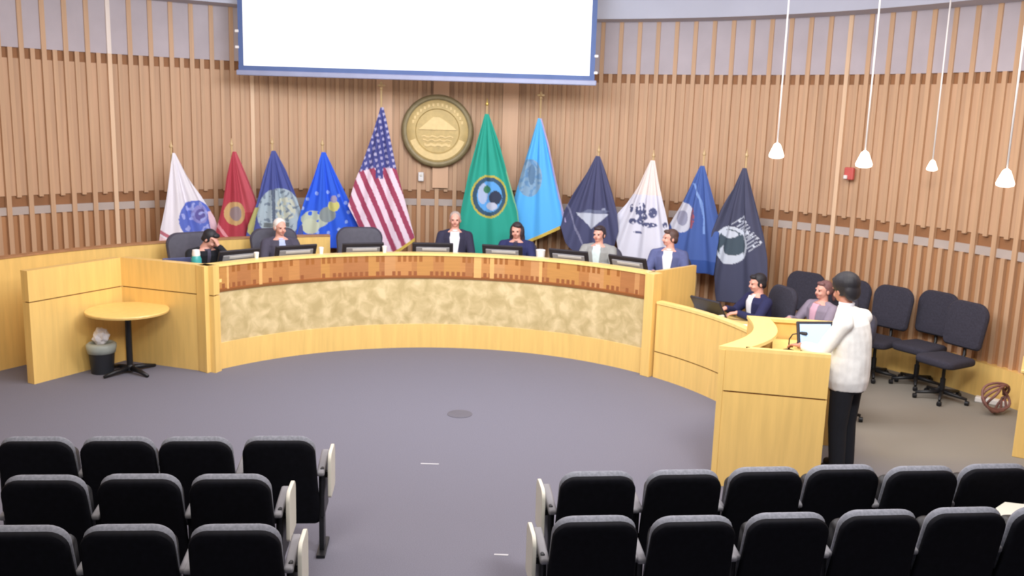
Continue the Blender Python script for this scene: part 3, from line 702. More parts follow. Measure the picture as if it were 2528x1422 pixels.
# ------------------------------------------------------------------ office chairs
def task_chair(name, lab, hi=1.13, wd=0.275, fab=None, arms=False):
    """faces -y locally"""
    fab = fab or TASKF
    t = thing(name, lab, 'chair')
    b = BM()
    pad(b, rrect(wd * 0.9, wd * 0.97, 0.60, hi, 0.15), 0.0, 0.05, 0.02, 0.016, Matrix.Translation((0, 0.21, 0)) @ TILTB); obj('backrest', b, fab, t, 'auto')
    b = BM(); pad(b, rrect(0.22, 0.25, -0.24, 0.24, 0.09), 0.0, 0.07, 0.012, 0.016, Matrix.Translation((0, 0, 0.46)) @ Matrix.Rotation(PI / 2, 4, 'X') @ Matrix.Translation((0, -0.03, 0))); obj('seat', b, fab, t, 'auto')
    b = BM(); tube(b, [(0, 0.05, 0.43), (0, 0.24, 0.42), (0, 0.31, 0.50), (0, 0.30, 0.75)], 0.02, 8); obj('back_bracket', b, BLACK, t, True)
    b = BM(); lathe(b, [(0.03, 0.08), (0.03, 0.25), (0.02, 0.26), (0.02, 0.42), (0.1, 0.43), (0.1, 0.45)], 14); obj('column', b, BLACKM, t, 'auto')
    b = BM()
    for k in range(5):
        a = 2 * PI * k / 5 + 0.3; tube(b, [(0, 0, 0.10), (0.28 * math.cos(a), 0.28 * math.sin(a), 0.07)], [0.028, 0.016], 8)
    obj('star_base', b, BLACK, t, True)
    for k in range(5):
        a = 2 * PI * k / 5 + 0.3; b = BM(); x_, y_ = 0.285 * math.cos(a), 0.285 * math.sin(a)
        lathe(b, [(0.02, -0.022), (0.028, -0.018), (0.028, 0.018), (0.02, 0.022)], 12, Matrix.Translation((x_, y_, 0.028)) @ Matrix.Rotation(a, 4, 'Z') @ Matrix.Rotation(PI / 2, 4, 'Y')); obj('caster', b, BLACKM, t, 'auto')
    if arms:
        for sx in (-1, 1):
            b = BM(); tube(b, [(sx * 0.23, 0, 0.45), (sx * 0.30, 0, 0.5), (sx * 0.30, 0, 0.66)], 0.014, 8); box(b, (sx * 0.30, -0.02, 0.675), (0.06, 0.24, 0.03), None, 0.012); obj('armrest', b, BLACK, t)
    return t
TILTB = Matrix.Translation((0, 0, 0.6)) @ Matrix.Rotation(math.radians(-8), 4, 'X') @ Matrix.Translation((0, 0, -0.6))
tc = task_chair('office_chair', 'black office chair by the slatted wall, nearest the right edge'); tc['group'] = 'office chairs along the right wall'
spots = [((4.93, 10.22), 'black office chair by the slatted wall, nearest the right edge'),
         ((4.88, 10.80), 'black office chair by the slatted wall, overlapped by the chair nearest the right edge'),
         ((4.47, 11.08), 'black office chair by the slatted wall just right of the standing person'),
         ((4.12, 11.48), 'black office chair partly behind the head of the standing person'),
         ((3.70, 11.93), 'black office chair by the slatted wall, left of the standing person\'s head')]
for i, ((x, y), lb) in enumerate(spots):
    c = tc if i == 0 else copy_tree(tc)
    d = Vector((-0.3 - x, 7.6 - y)); c.location = (x, y, 0); c.rotation_euler = (0, 0, math.atan2(d.x, -d.y) ); c['label'] = lb
c = copy_tree(tc); c.location = (3.42, 9.42, 0); c.rotation_euler = (0, 0, -1.9); c['label'] = 'black office chair hidden behind the standing person, one foot showing'
def seat_at(x, y, face, lab, plat=0.0, base=None):
    c = copy_tree(base); c.location = (x, y, plat); c.rotation_euler = (0, 0, face); c['label'] = lab; return c

# ------------------------------------------------------------------ people
SKIN = mat('skin', srgb(222, 164, 146), 0.55, 0.04, 12)
SKIN2 = mat('skin_tan', srgb(196, 138, 116), 0.55, 0.04, 12)
LIPS = mat('lips', srgb(176, 96, 92), 0.5); EYE = mat('eye', srgb(52, 42, 44), 0.3)
def cloth(name, r, g, bb): return mat(name, srgb(r, g, bb), 0.9, 0.08, 14, bump=0.15)
def remesh(o, vx, sm=4):
    md = o.modifiers.new('remesh', 'REMESH'); md.mode = 'VOXEL'; md.voxel_size = vx; md.use_smooth_shade = True
    md = o.modifiers.new('smooth', 'SMOOTH'); md.factor = 0.5; md.iterations = sm
def torso_rings(secs, n=20, grow=0.0):
    return [[(cx + (a + grow) * math.cos(2 * PI * i / n), cy + (b_ + grow) * math.sin(2 * PI * i / n), z) for i in range(n)] for z, cx, cy, a, b_ in secs]
def hand(b, wrist, dirv, palmn, s=1.0):
    """palm, four fingers and a thumb; dirv points along the fingers, palmn is the palm normal"""
    d = Vector(dirv).normalized(); n = Vector(palmn); n = (n - d * n.dot(d)).normalized(); u = d.cross(n); w_ = Vector(wrist)
    for k in (-1, 0, 1): capsule(b, w_ + d * 0.01 + u * 0.018 * k, w_ + d * 0.075 * s + u * 0.026 * k * s, 0.016 * s, 0.013 * s, 8)
    for k, L in ((-1.5, 0.065), (-0.5, 0.078), (0.5, 0.072), (1.5, 0.055)):
        p0 = w_ + d * 0.08 * s + u * 0.0195 * k * s; p1 = p0 + (d * 0.9 + n * 0.35) * L * 0.5 * s + u * k * 0.003; p2 = p1 + (d * 0.6 + n * 0.75) * L * 0.5 * s
        capsule(b, p0, p1, 0.0088 * s, 0.0082 * s, 8); capsule(b, p1, p2, 0.0082 * s, 0.007 * s, 8)
    p0 = w_ + d * 0.025 * s + u * -0.03 * s; p1 = p0 + (d * 0.6 - u * 0.7 + n * 0.3) * 0.035 * s; p2 = p1 + (d * 0.9 + n * 0.3) * 0.03 * s
    capsule(b, p0, p1, 0.012 * s, 0.010 * s, 8); capsule(b, p1, p2, 0.010 * s, 0.008 * s, 8)
def head_geo(b, m, s=1.0):
    """head at origin = neck joint; face towards -y; about 0.23 tall"""
    E = lambda c, r: ellipsoid(b, [v * s for v in c], [v * s for v in r], m, 16)
    E((0, 0.012, 0.135), (0.074, 0.092, 0.088)); E((0, -0.018, 0.085), (0.058, 0.068, 0.075)); E((0, -0.045, 0.045), (0.036, 0.038, 0.03))
    E((0, -0.094, 0.088), (0.012, 0.018, 0.018)); E((0, -0.085, 0.105), (0.009, 0.014, 0.022))
    for sx in (-1, 1):
        E((sx * 0.074, 0.012, 0.098), (0.010, 0.018, 0.030)); E((sx * 0.03, -0.066, 0.075), (0.022, 0.02, 0.02)); E((sx * 0.028, -0.074, 0.132), (0.026, 0.014, 0.01))
    capsule(b, m @ Vector((0, 0.015, -0.06)), m @ Vector((0, 0.005, 0.06 * s)), 0.055, 0.052, 14)
def face_bits(t, m, s=1.0, brow=None):
    for sx in (-1, 1):
        b = BM(); ellipsoid(b, (sx * 0.03 * s, -0.081 * s, 0.115 * s), (0.011 * s, 0.007 * s, 0.007 * s), m, 10); obj('eye', b, EYE, t, True)
    b = BM(); ellipsoid(b, (0, -0.083 * s, 0.056 * s), (0.022 * s, 0.008 * s, 0.007 * s), m, 10); obj('mouth', b, LIPS, t, True)
def hair_geo(t, m, style, hm, s=1.0):
    b = BM(); E = lambda c, r, rot=None: ellipsoid(b, [v * s for v in c], [v * s for v in r], m, 18, rot)
    E((0, 0.026, 0.150), (0.081, 0.092, 0.084))
    if style in ('short', 'full'):
        for sx in (-1, 1): E((sx * 0.058, 0.03, 0.115), (0.024, 0.06, 0.055))
        E((0, 0.075, 0.09), (0.055, 0.035, 0.055))
        E((0, -0.045, 0.195), (0.06, 0.04, 0.028))
    if style == 'full':
        E((0, 0.03, 0.165), (0.104, 0.118, 0.098)); E((0, 0.085, 0.10), (0.082, 0.05, 0.085)); E((0.0, -0.05, 0.2), (0.066, 0.04, 0.03))
    if style == 'thin':
        for sx in (-1, 1): E((sx * 0.064, 0.03, 0.112), (0.016, 0.05, 0.04))
        E((0, 0.08, 0.09), (0.05, 0.03, 0.05))
    if style in ('long', 'curly'):
        for sx in (-1, 1): E((sx * 0.072, 0.03, 0.08), (0.032, 0.062, 0.10)); E((sx * 0.075, 0.04, 0.0), (0.035, 0.05, 0.08))
        E((0, 0.08, 0.05), (0.075, 0.045, 0.12)); E((0.02, -0.045, 0.195), (0.06, 0.045, 0.03))
    if style == 'curly':
        r = random.Random(5)
        for k in range(46):
            a = r.uniform(-0.5, PI + 0.5); h = r.uniform(0.0, 0.2)
            E((0.095 * math.cos(a), 0.03 + 0.085 * math.sin(a), h + 0.01), (0.024, 0.024, 0.024))
    if style == 'pony':
        for sx in (-1, 1): E((sx * 0.055, 0.035, 0.12), (0.026, 0.06, 0.055))
        E((0, 0.08, 0.12), (0.055, 0.04, 0.06)); E((0, 0.135, 0.13), (0.03, 0.035, 0.03)); E((0, 0.155, 0.06), (0.026, 0.03, 0.085)); E((0, -0.04, 0.195), (0.06, 0.04, 0.025))
    o = obj('hair', b, hm, t, True); remesh(o, 0.008, 2)
def person_seated(lab, x, y, face, zf, top, coat, shirt, skin, hairm, style, lean=0.0, turn=0.0, nod=0.0, hand_face=False, coatname='jacket', open_w=0.05, legs=True, desk=None, scale=1.0, tilt=0.0):
    """origin on the floor (or platform) below the hips, facing -y"""
    t = thing('person', lab, 'person', (x, y, zf), face, None)
    S = (top - zf - 0.47) / 0.83 if scale == 1.0 else scale   # seat surface 0.45
    zs = 0.47; H = lambda v: zs + v * S
    L = lambda z: -lean * (z - zs)     # forward lean
    secs = [(H(0.0), 0, 0, .165, .12), (H(0.10), 0, L(H(.10)), .165, .125), (H(0.25), 0, L(H(.25)), .15, .108), (H(0.38), 0, L(H(.38)), .172, .115), (H(0.47), 0, L(H(.47)), .178, .11), (H(0.535), 0, L(H(.535)), .13, .075), (H(0.57), 0, L(H(.57)), .06, .055)]
    neck = Vector((0, L(H(0.58)) , H(0.585)))
    hm_ = Matrix.Translation(neck) @ Matrix.Rotation(turn, 4, 'Z') @ Matrix.Rotation(nod, 4, 'X') @ Matrix.Rotation(tilt, 4, 'Y')
    shz = H(0.49); shy = L(H(.49))
    dz = desk if desk is not None else 0.74
    arms = {}
    for sx in (-1, 1):
        sh = Vector((sx * 0.185, shy, shz)); el = Vector((sx * 0.25, shy - 0.16, max(dz + 0.0, H(0.22)))); wr = Vector((sx * 0.13, shy - 0.36, dz + 0.07))
        if hand_face and sx == 1:
            el = Vector((0.24, shy - 0.26, dz + 0.06)); wr = neck + Vector((0.10, -0.13, 0.02))
        arms[sx] = (sh, el, wr)
    b = BM(); loft(b, torso_rings(secs), True)
    for sx in (-1, 1):
        sh, el, wr = arms[sx]; capsule(b, sh, el, .05, .038); capsule(b, el, wr, .038, .026)
        if hand_face and sx == 1: hand(b, wr, (-0.35, 0.1, 0.9), (-0.6, 0.6, 0))
        else: hand(b, wr, (-sx * 0.35, -0.9, -0.15), (0, 0, -1))
        capsule(b, (sx * .09, 0, zs + .03), (sx * .12, -.42, zs + .02), .082, .058); capsule(b, (sx * .12, -.42, zs + .02), (sx * .12, -.40, .10), .055, .038); capsule(b, (sx * .12, -.40, .05), (sx * .13, -.56, .035), .042, .032)
    head_geo(b, hm_, 1.0); o = obj('body', b, skin, t, True); remesh(o, 0.0075, 3)
    face_bits(t, hm_); hair_geo(t, hm_, style, hairm)
    # jacket
    b = BM(); loft(b, torso_rings(secs[:-1], grow=0.022), True)
    for sx in (-1, 1):
        sh, el, wr = arms[sx]; capsule(b, sh, el, .068, .055); capsule(b, el, el.lerp(wr, 0.88), .055, .042)
        capsule(b, (sx * 0.08, shy + 0.01, H(0.53)), sh, .05, .062)
    o = obj(coatname, b, coat, t, True); remesh(o, 0.009, 3)
    # trousers
    b = BM(); loft(b, [[(0.178 * math.cos(2 * PI * i / 16), 0.138 * math.sin(2 * PI * i / 16), z) for i in range(16)] for z in (zs - 0.005, zs + 0.10)], True)
    for sx in (-1, 1): capsule(b, (sx * .09, 0, zs + .04), (sx * .12, -.42, zs + .03), .092, .07); capsule(b, (sx * .12, -.42, zs + .03), (sx * .12, -.40, .12), .068, .055)
    o = obj('trousers', b, BLACKF, t, True); remesh(o, 0.01, 3)
    # shirt front: follows the chest, widening towards the collar
    b = BM(); rows = []
    for j in range(13):
        f = j / 12; hz = 0.14 + (0.545 - 0.14) * f; z = H(hz)
        a = interp([(s[3], s[0]) for s in secs], z) + .022; d_ = interp([(s[4], s[0]) for s in secs], z) + .022; cy = L(z)
        w_ = open_w * (0.35 + 0.9 * f) * (1 if f < 0.9 else 0.8); row = []
        for i in range(9):
            xx = -w_ + 2 * w_ * i / 8; yy = cy - d_ * math.sqrt(max(0.05, 1 - (xx / a) ** 2)) - 0.010; row.append((xx, yy, z))
        rows.append(row)
    ff = [[b.verts.new(p) for p in r_] for r_ in rows]; bb_ = [[b.verts.new((p[0] * .9, p[1] + 0.03, p[2])) for p in r_] for r_ in rows]
    for j in range(12):
        for i in range(8):
            b.faces.new((ff[j][i], ff[j][i + 1], ff[j + 1][i + 1], ff[j + 1][i])); b.faces.new((bb_[j][i], bb_[j + 1][i], bb_[j + 1][i + 1], bb_[j][i + 1]))
        b.faces.new((ff[j][0], ff[j + 1][0], bb_[j + 1][0], bb_[j][0])); b.faces.new((ff[j][8], bb_[j][8], bb_[j + 1][8], ff[j + 1][8]))
    for i in range(8):
        b.faces.new((ff[0][i], bb_[0][i], bb_[0][i + 1], ff[0][i + 1])); b.faces.new((ff[12][i], ff[12][i + 1], bb_[12][i + 1], bb_[12][i]))
    lathe(b, [(0.068, -0.06), (0.064, -0.025), (0.058, -0.022)], 16, Matrix.Translation(neck))
    obj('shirt', b, shirt, t, True)
    return t
BLACKF = cloth('black_cloth', 24, 26, 34)
WHS = cloth('white_shirt', 232, 232, 240); DKS = cloth('dark_suit', 46, 44, 66); GRS = cloth('charcoal_suit', 72, 68, 84)
NAVYS = cloth('navy_jacket', 40, 44, 88); BLAZ = cloth('grey_blazer', 150, 150, 148); BLUES = cloth('blue_suit', 86, 92, 134)
NAVY2 = cloth('dark_navy', 34, 36, 76); PATT = cloth('grey_pink_top', 142, 130, 146); LBL_ = cloth('light_blue_shirt', 178, 190, 226); MINT = cloth('mint_shirt', 206, 220, 222); ROSE = cloth('rose_top', 214, 168, 186)
H_BLK = mat('black_hair', srgb(34, 32, 38), 0.6, 0.2, 40, (1, 1, 4), bump=0.3); H_WHT = mat('white_hair', srgb(228, 220, 214), 0.7, 0.06, 30, bump=0.3)
H_GRY = mat('grey_hair', srgb(176, 160, 152), 0.7, 0.1, 30, bump=0.3); H_BRN = mat('brown_hair', srgb(84, 62, 56), 0.6, 0.15, 30, bump=0.3); H_DBR = mat('dark_brown_hair', srgb(58, 46, 50), 0.6, 0.15, 30, bump=0.3)
H_AUB = mat('auburn_hair', srgb(120, 84, 84), 0.6, 0.15, 30, bump=0.3)
PF = 0.33
def face_to(x, y, tx, ty): d = Vector((tx - x, ty - y)); return math.atan2(d.x, -d.y)
CX, CY = -0.6, 7.5
# x, y, head top
exec_c = task_chair('executive_chair', 'x', 1.13, 0.33, EXECF, True)
exec_c['group'] = 'executive chairs at the dais'
exec_low = task_chair('executive_chair', 'x', 0.98, 0.27, EXECF, True)
exec_low['group'] = 'executive chairs at the dais'
used = set()
def exec_at(x, y, f, lab, low=False):
    base = exec_low if low else exec_c
    c = copy_tree(base) if base.name in used else base
    used.add(base.name)
    c.location = (x, y, PF); c.rotation_euler = (0, 0, f); c['label'] = lab
MEM = [
 ('person in black with dark hair leaning forward, hand at face, left end of the dais', -3.96, 11.60, 1.555, BLACKF, GRS, SKIN, H_BLK, 'short', dict(lean=0.45, turn=0.7, nod=0.55, hand_face=True, open_w=0.02)),
 ('person with white hair in charcoal suit and light blue shirt at the dais', -3.11, 12.22, 1.64, GRS, LBL_, SKIN, H_WHT, 'thin', dict(lean=0.1, turn=0.2, nod=0.1, open_w=0.04)),
 ('person with short grey hair in dark suit and white shirt below the wall seal', -0.82, 12.90, 1.76, DKS, WHS, SKIN, H_GRY, 'thin', dict(open_w=0.065)),
 ('person with long dark hair in navy jacket beside the white cup', 0.05, 12.86, 1.60, NAVYS, DKS, SKIN, H_DBR, 'long', dict(lean=0.1, turn=-0.1, nod=0.1, open_w=0.03)),
 ('person with dark curly hair in grey blazer at the dais', 1.17, 12.48, 1.64, BLAZ, MINT, SKIN, H_DBR, 'short', dict(lean=0.1, turn=-0.2, open_w=0.055)),
 ('person with brown hair in blue suit looking left at the right end of the dais', 2.02, 11.92, 1.70, BLUES, WHS, SKIN, H_BRN, 'short', dict(turn=-1.0, open_w=0.06)),
]
CH = ['dark executive chair under the leaning person at the left end of the dais', 'dark executive chair of the white haired person', 'dark executive chair of the person in dark suit and white shirt', 'dark executive chair of the long haired person in navy', 'dark executive chair of the person in the grey blazer', 'dark executive chair of the person in blue suit']
for (lab, x, y, top, coat, shirt, sk, hr, st, kw), cl in zip(MEM, CH):
    f = face_to(x, y, CX, CY) * (0.6 if x > 1.8 else 1.0)
    person_seated(lab, x, y, f, PF, top, coat, shirt, sk, hr, st, desk=0.75, **kw)
    exec_at(x, y, f, cl, x > -1)
exec_at(-2.10, 12.58, face_to(-2.1, 12.58, CX, CY) * 0.6, 'empty dark executive chair at the dais between the white haired person and the striped flag')
# staff
person_seated('person with black hair in navy jacket seated at the staff desk', 3.0, 10.92, -1.25, 0.0, 1.305, NAVY2, WHS, SKIN, H_BLK, 'short', lean=0.12, turn=-0.15, nod=0.15, desk=0.78, open_w=0.05)
c = seat_at(3.0, 10.92, -1.25, 'black office chair under the person in navy at the staff desk', 0, tc)
person_seated('person with auburn ponytail in patterned grey top behind the lectern', 3.63, 10.66, -1.15, 0.0, 1.27, PATT, ROSE, SKIN, H_AUB, 'pony', turn=-0.1, desk=0.74, open_w=0.05)
c = seat_at(3.63, 10.66, -1.15, 'black office chair under the person with the ponytail', 0, tc)

# standing person at the lectern, facing away to the left
def standing():
    x, y = 2.95, 7.84
    t = thing('person', 'person with black hair in white shirt and black trousers standing at the lectern', 'person', (x, y, 0), -2.3)
    HT = 1.80
    secs = [(0.86, 0, 0, .165, .125), (0.95, 0, 0, .165, .12), (1.08, 0, 0, .145, .105), (1.25, 0, -.01, .175, .118), (1.38, 0, -.03, .185, .115), (1.46, 0, -.05, .14, .085), (1.51, 0, -.07, .06, .06)]
    neck = Vector((0, -0.085, 1.535)); hm_ = Matrix.Translation(neck) @ Matrix.Rotation(-0.4, 4, 'Z') @ Matrix.Rotation(0.22, 4, 'X')
    arms = {1: ((.195, .01, 1.40), (.25, -.15, 1.13), (.12, -.40, 1.12)), -1: ((-.195, .01, 1.40), (-.27, -.16, 1.15), (-.14, -.42, 1.12))}
    b = BM(); loft(b, torso_rings(secs), True)
    for sx in (-1, 1):
        sh, el, wr = arms[sx]; capsule(b, sh, el, .052, .040); capsule(b, el, wr, .040, .027); hand(b, wr, (-sx * 0.3, -0.95, -0.1), (0, 0, -1))
        capsule(b, (sx * .09, 0, .86), (sx * .10, -.01, .48), .088, .056); capsule(b, (sx * .10, -.01, .48), (sx * .105, .02, .09), .056, .038); capsule(b, (sx * .105, .03, .05), (sx * .12, -.15, .035), .04, .03)
    head_geo(b, hm_, 1.06); o = obj('body', b, SKIN2, t, True); remesh(o, 0.0065, 3)
    face_bits(t, hm_, 1.06); hair_geo(t, hm_, 'full', H_BLK, 1.06)
    b = BM(); s2 = [(0.80, 0, 0, .195, .165), (0.88, 0, 0, .212, .175), (0.98, 0, .005, .21, .17), (1.10, 0, .01, .20, .16), (1.25, 0, .0, .212, .152), (1.38, 0, -.02, .215, .14), (1.46, 0, -.045, .155, .10), (1.52, 0, -.07, .07, .07)]
    loft(b, torso_rings(s2), True)
    for sx in (-1, 1):
        sh, el, wr = arms[sx]; capsule(b, sh, el, .075, .062); capsule(b, el, Vector(el).lerp(Vector(wr), 0.75), .061, .048); capsule(b, (sx * .08, -.04, 1.45), sh, .06, .075)
    o = obj('shirt', b, cloth('bright_white_shirt', 240, 240, 238), t, True); remesh(o, 0.009, 3)
    md = o.modifiers.new('creases', 'DISPLACE'); tx = bpy.data.textures.new('creases', 'CLOUDS'); tx.noise_scale = 0.20; md.texture = tx; md.strength = 0.018; md.mid_level = 0.5
    b = BM(); loft(b, torso_rings([(0.78, 0, 0, .18, .145), (0.90, 0, 0, .185, .145), (0.95, 0, 0, .17, .13)]), True)
    for sx in (-1, 1): capsule(b, (sx * .092, 0, .85), (sx * .10, -.01, .48), .105, .082); capsule(b, (sx * .10, -.01, .48), (sx * .105, .02, .10), .08, .068)
    o = obj('trousers', b, BLACKF, t, True); remesh(o, 0.01, 3)
    for sx in (-1, 1):
        b = BM(); capsule(b, (sx * .107, .05, .045), (sx * .125, -.16, .04), .045, .038); box(b, (sx * .116, -.05, .012), (.09, .30, .024), None, .01); o = obj('shoe', b, BLACK, t, True)
    b = BM(); lathe(b, [(0.062, -0.05), (0.066, 0.0), (0.058, 0.004)], 20, Matrix.Translation((0, -0.072, 1.545))); obj('collar', b, WHS, t, True)
standing()

# ------------------------------------------------------------------ things on the dais
MLAB = ['black monitor in front of the leaning person at the left end', 'black monitor beside the white haired person', 'black monitor in front of the empty chair', 'black monitor left of the person in dark suit and white shirt',
        'black monitor in front of the long haired person', 'black monitor left of the person in the grey blazer', 'rightmost black monitor, in front of the person in blue suit']
mon = None
for i, (x, y) in enumerate([(-3.36, 11.14), (-2.78, 11.66), (-1.98, 12.05), (-1.07, 12.25), (-0.13, 12.21), (0.75, 11.95), (1.48, 11.53)]):
    if mon is None:
        mon = thing('monitor', '', 'monitor')
        T = Matrix.Translation((0, 0, 0.05)) @ Matrix.Rotation(math.radians(24), 4, 'X')
        b = BM(); box(b, (0, 0.0, 0.125), (0.54, 0.03, 0.25), T, 0.008); obj('case', b, MONB, mon)
        b = BM(); box(b, (0, -0.02, 0.11), (0.44, 0.014, 0.17), T, 0.005); o = obj('rear_cover', b, MONP, mon); o['label'] = 'grey rear cover'
        b = BM(); box(b, (0.02, -0.030, 0.165), (0.32, 0.008, 0.035), T, 0.003); o2 = obj('pale_strip', b, MONL, mon); o2['label'] = 'pale strip'
        b = BM(); box(b, (0, 0.03, 0.012), (0.24, 0.18, 0.024), None, 0.008); tube(b, [(0, 0.04, 0.02), (0, 0.03, 0.14)], 0.02, 8); obj('stand', b, BLACK, mon)
        c = mon
    else: c = copy_tree(mon)
    c.location = (x, y, 1.08); c.rotation_euler = (0, 0, -ang(DC, x, y)); c['label'] = MLAB[i]; c['group'] = 'monitors along the dais'
# cups, bottle
def cup(x, y, z, r, h, lab, m=WHITE, grp=None):
    t = thing('paper_cup', lab, 'cup', (x, y, z), 0, grp)
    b = BM(); lathe(b, [(r * 0.75, 0), (r, h), (r * 1.06, h), (r * 1.06, h + 0.006), (r * 0.9, h + 0.006), (r * 0.9, h - 0.01)], 18); obj('cup_body', b, m, t, 'auto')
    b = BM(); lathe(b, [(r * 1.0, h), (r * 0.98, h + 0.012), (r * 0.6, h + 0.016)], 18); obj('lid', b, WHITE, t, 'auto')
cup(-3.10, 11.10, DH, 0.03, 0.06, 'small white cup on the dais ledge left of the white haired person', grp='small white cups on the dais')
cup(-2.42, 11.60, DH, 0.03, 0.07, 'small white cup on the dais ledge left of the empty chair', grp='small white cups on the dais')
cup(-1.66, 11.88, DH, 0.03, 0.07, 'small white cup on the dais ledge below the striped flag', grp='small white cups on the dais')
cup(0.36, 12.02, 1.08, 0.06, 0.24, 'large white cup on the dais right of the long haired person')
t_ = thing('bottle', 'teal bottle with white cap in front of the leaning person', 'bottle', (-3.71, 10.75, 1.08))
b = BM(); lathe(b, [(0.05, 0), (0.058, 0.01), (0.06, 0.20), (0.045, 0.24)], 18); obj('bottle_body', b, TEAL, t_, 'auto')
b = BM(); lathe(b, [(0.045, 0.24), (0.047, 0.26), (0.04, 0.31), (0.02, 0.315)], 18); obj('cap', b, WHITE, t_, 'auto')
t_ = thing('laptop', 'grey laptop at the left end of the dais by the teal bottle', 'laptop', (-4.05, 10.98, 1.08), 0.5)
b = BM(); box(b, (0, 0, 0.01), (0.32, 0.22, 0.02), None, 0.005); obj('keyboard_base', b, EXECF, t_)
b = BM(); box(b, (0, -0.12, 0.12), (0.32, 0.012, 0.22), Matrix.Rotation(math.radians(14), 4, 'X'), 0.004); obj('lid', b, BLUES, t_)

# ------------------------------------------------------------------ things on the staff desk
t_ = thing('monitor', 'black monitor tilted back on the staff desk beside the dais pillar', 'monitor', (2.40, 10.83, 0.76), -0.95)
b = BM(); box(b, (0, 0, 0.15), (0.46, 0.03, 0.26), Matrix.Rotation(math.radians(35), 4, 'X'), 0.008); obj('case', b, MONB, t_)
b = BM(); box(b, (0, 0, 0.01), (0.22, 0.18, 0.02), None, 0.006); tube(b, [(0, 0, 0.01), (0, -0.03, 0.12)], 0.02, 8); obj('stand', b, BLACK, t_)
for k, (x, y, rz, lab) in enumerate(((2.18, 10.98, 0.3, 'loose white papers on the staff desk by the pillar'), (2.62, 10.24, -0.6, 'loose white papers on the staff desk next to the lectern'))):
    b = BM()
    for q in range(3): box(b, (x + q * 0.02, y + q * 0.015, 0.7625 + q * 0.004), (0.21, 0.28, 0.003), Matrix.Translation((x, y, 0)) @ Matrix.Rotation(rz + q * 0.25, 4, 'Z') @ Matrix.Translation((-x, -y, 0)))
    tag(obj('paper_stack', b, WHITEP), lab, 'papers')
t_ = thing('desk_phone', 'beige desk phone on the staff desk near the lectern', 'phone', (2.42, 10.40, 0.76), -1.0)
b = BM(); prism(b, [(-0.1, -0.09), (0.1, -0.09), (0.1, 0.09), (-0.1, 0.09)], 0, 0.05); obj('phone_base', b, MONP, t_)
b = BM(); capsule(b, (-0.07, -0.07, 0.075), (-0.07, 0.07, 0.075), 0.022, 0.022, 10); obj('handset', b, CREAM, t_, True)

# ------------------------------------------------------------------ things on the lectern
t_ = thing('monitor', 'small black framed display with light blue screen on the lectern', 'monitor', (2.72, 8.05, 1.03), 0.12)
T = Matrix.Translation((0, 0, 0.06)) @ Matrix.Rotation(math.radians(-18), 4, 'X')
b = BM(); box(b, (0, 0, 0.12), (0.34, 0.025, 0.24), T, 0.008); obj('bezel', b, MONB, t_)
b = BM(); box(b, (0, -0.0135, 0.12), (0.29, 0.004, 0.19), T); obj('display', b, SCREENLIT, t_)
b = BM(); box(b, (0, 0.02, 0.01), (0.2, 0.16, 0.02), None, 0.006); tube(b, [(0, 0.03, 0.02), (0, 0.03, 0.12)], 0.018, 8); obj('stand', b, BLACK, t_)
b = BM()
for q in range(4): box(b, (0, 0, 1.0325 + q * 0.004), (0.21, 0.28, 0.003), Matrix.Translation((2.40, 7.68, 0)) @ Matrix.Rotation(0.5 + q * 0.2, 4, 'Z'))
tag(obj('paper_stack', b, WHITEP), 'white papers on the lectern beside the small display', 'papers')
t_ = thing('microphone', 'black gooseneck microphone on the lectern', 'microphone', (2.50, 8.12, 1.03), 0)
b = BM(); lathe(b, [(0.05, 0), (0.05, 0.02), (0.02, 0.03)], 16); obj('base', b, BLACK, t_, 'auto')
b = BM(); tube(b, [(0, 0, 0.02), (0.0, 0.0, 0.12), (0.02, -0.02, 0.17), (0.08, -0.05, 0.19)], 0.006, 8); obj('gooseneck', b, BLACK, t_, True)
b = BM(); capsule(b, (0.08, -0.05, 0.19), (0.12, -0.07, 0.19), 0.017, 0.017, 12); obj('mic_head', b, BLACK, t_, True)

# ------------------------------------------------------------------ round table and bin
t_ = thing('round_table', 'small round maple topped table on black pedestal in the left wing corner', 'table', (-4.37, 10.33, 0))
b = BM(); lathe(b, [(0.40, 0.705), (0.445, 0.715), (0.45, 0.735), (0.445, 0.745), (0.40, 0.747)], 48, None); obj('tabletop', b, MAPLE, t_, 'auto')
b = BM(); lathe(b, [(0.05, 0.03), (0.05, 0.08), (0.035, 0.1), (0.035, 0.69), (0.12, 0.70), (0.12, 0.705)], 20); obj('pedestal', b, BLACKM, t_, 'auto')
for k in range(4):
    a = PI / 4 + k * PI / 2 + 0.2; b = BM(); tube(b, [(0.03 * math.cos(a), 0.03 * math.sin(a), 0.06), (0.2 * math.cos(a), 0.2 * math.sin(a), 0.045), (0.33 * math.cos(a), 0.33 * math.sin(a), 0.02)], [0.032, 0.026, 0.018], 8); obj('foot', b, BLACKM, t_, True)
t_ = thing('waste_bin', 'black waste bin with clear liner beside the round table', 'bin', (-4.68, 10.31, 0))
b = BM(); lathe(b, [(0.12, 0.0), (0.145, 0.30), (0.155, 0.31), (0.155, 0.325), (0.14, 0.325), (0.115, 0.02)], 28); obj('bin_body', b, BINM, t_, 'auto')
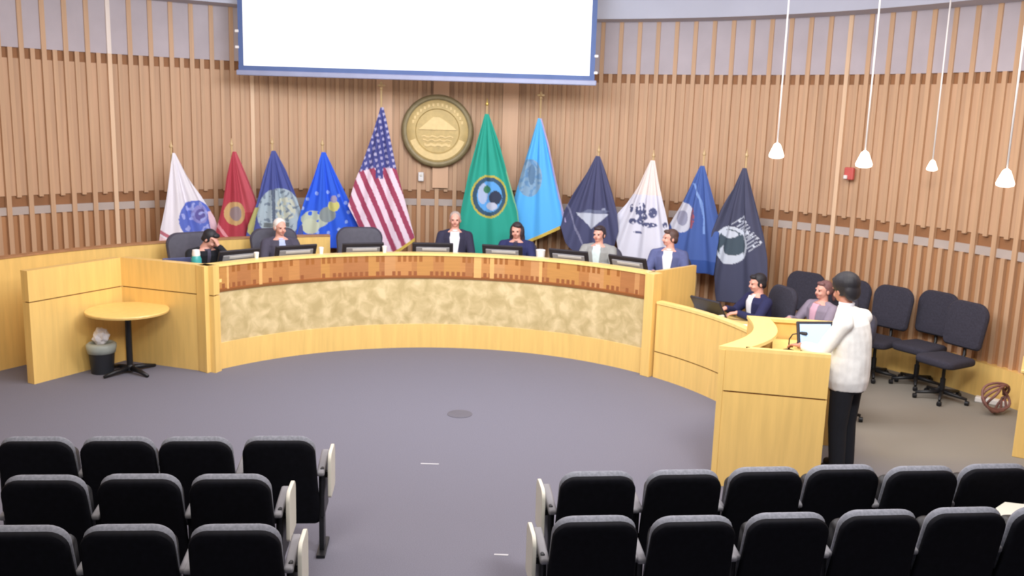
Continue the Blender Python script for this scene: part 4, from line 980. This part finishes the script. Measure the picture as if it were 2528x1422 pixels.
b = BM(); lathe(b, [(0.150, 0.24), (0.162, 0.30), (0.163, 0.335), (0.145, 0.35), (0.125, 0.36), (0.12, 0.33), (0.10, 0.2)], 28); obj('liner', b, LINER, t_, True)
b = BM(); ellipsoid(b, (0, 0, 0), (0.085, 0.075, 0.10), None, 24)
for v in b.verts: v.co *= 1 + 0.35 * noise.noise(v.co * 26)
b.transform(Matrix.Translation((-4.68, 10.31, 0.42))); tag(obj('crumpled_paper', b, WHITEP), 'crumpled white paper on top of the waste bin', 'paper')

# ------------------------------------------------------------------ small floor things
b = BM(); box(b, (-0.68, 7.78, 0.002), (0.16, 0.02, 0.003)); tag(obj('tape_strip', b, TAPE), 'short white tape strip on the carpet in the middle of the floor', 'tape')
b = BM(); box(b, (-0.02, 6.10, 0.002), (0.10, 0.02, 0.003)); tag(obj('tape_strip', b, TAPE), 'short white tape strip on the carpet in the aisle by the right block of seats', 'tape')
b = BM(); lathe(b, [(0.13, 0.0), (0.13, 0.004), (0.11, 0.006)], 28, Matrix.Translation((-0.5, 9.19, 0))); tag(obj('floor_box', b, SPOTM), 'flat round grey floor box cover in the carpet before the dais', 'floor box')
t_ = thing('power_strip', 'white power strip on the floor near the right edge', 'power strip', (5.46, 10.12, 0), -0.6)
b = BM(); box(b, (0, 0, 0.03), (0.34, 0.10, 0.06), None, 0.012); obj('case', b, WHITE, t_)
b = BM(); box(b, (0.12, 0, 0.063), (0.03, 0.03, 0.012), None, 0.003); obj('switch', b, RED, t_)
b = BM()
for q in range(4):
    R_ = 0.17 + 0.015 * q; tube(b, [(R_ * math.cos(a * PI / 12) * 0.9, 0.05 * math.sin(a * PI / 6 + q) + q * 0.015, 0.185 + (R_ - 0.0) * 0.75 * math.sin(a * PI / 12)) for a in range(24)] + [(R_ * 0.9, q * 0.015, 0.185)], 0.014, 8, Matrix.Translation((5.32, 9.72, 0.0)) @ Matrix.Rotation(0.5, 4, 'Z'))
tag(obj('coiled_cord', b, BROWNRED, None, True), 'reddish brown coiled cord standing beside the counter at the right edge', 'cord')
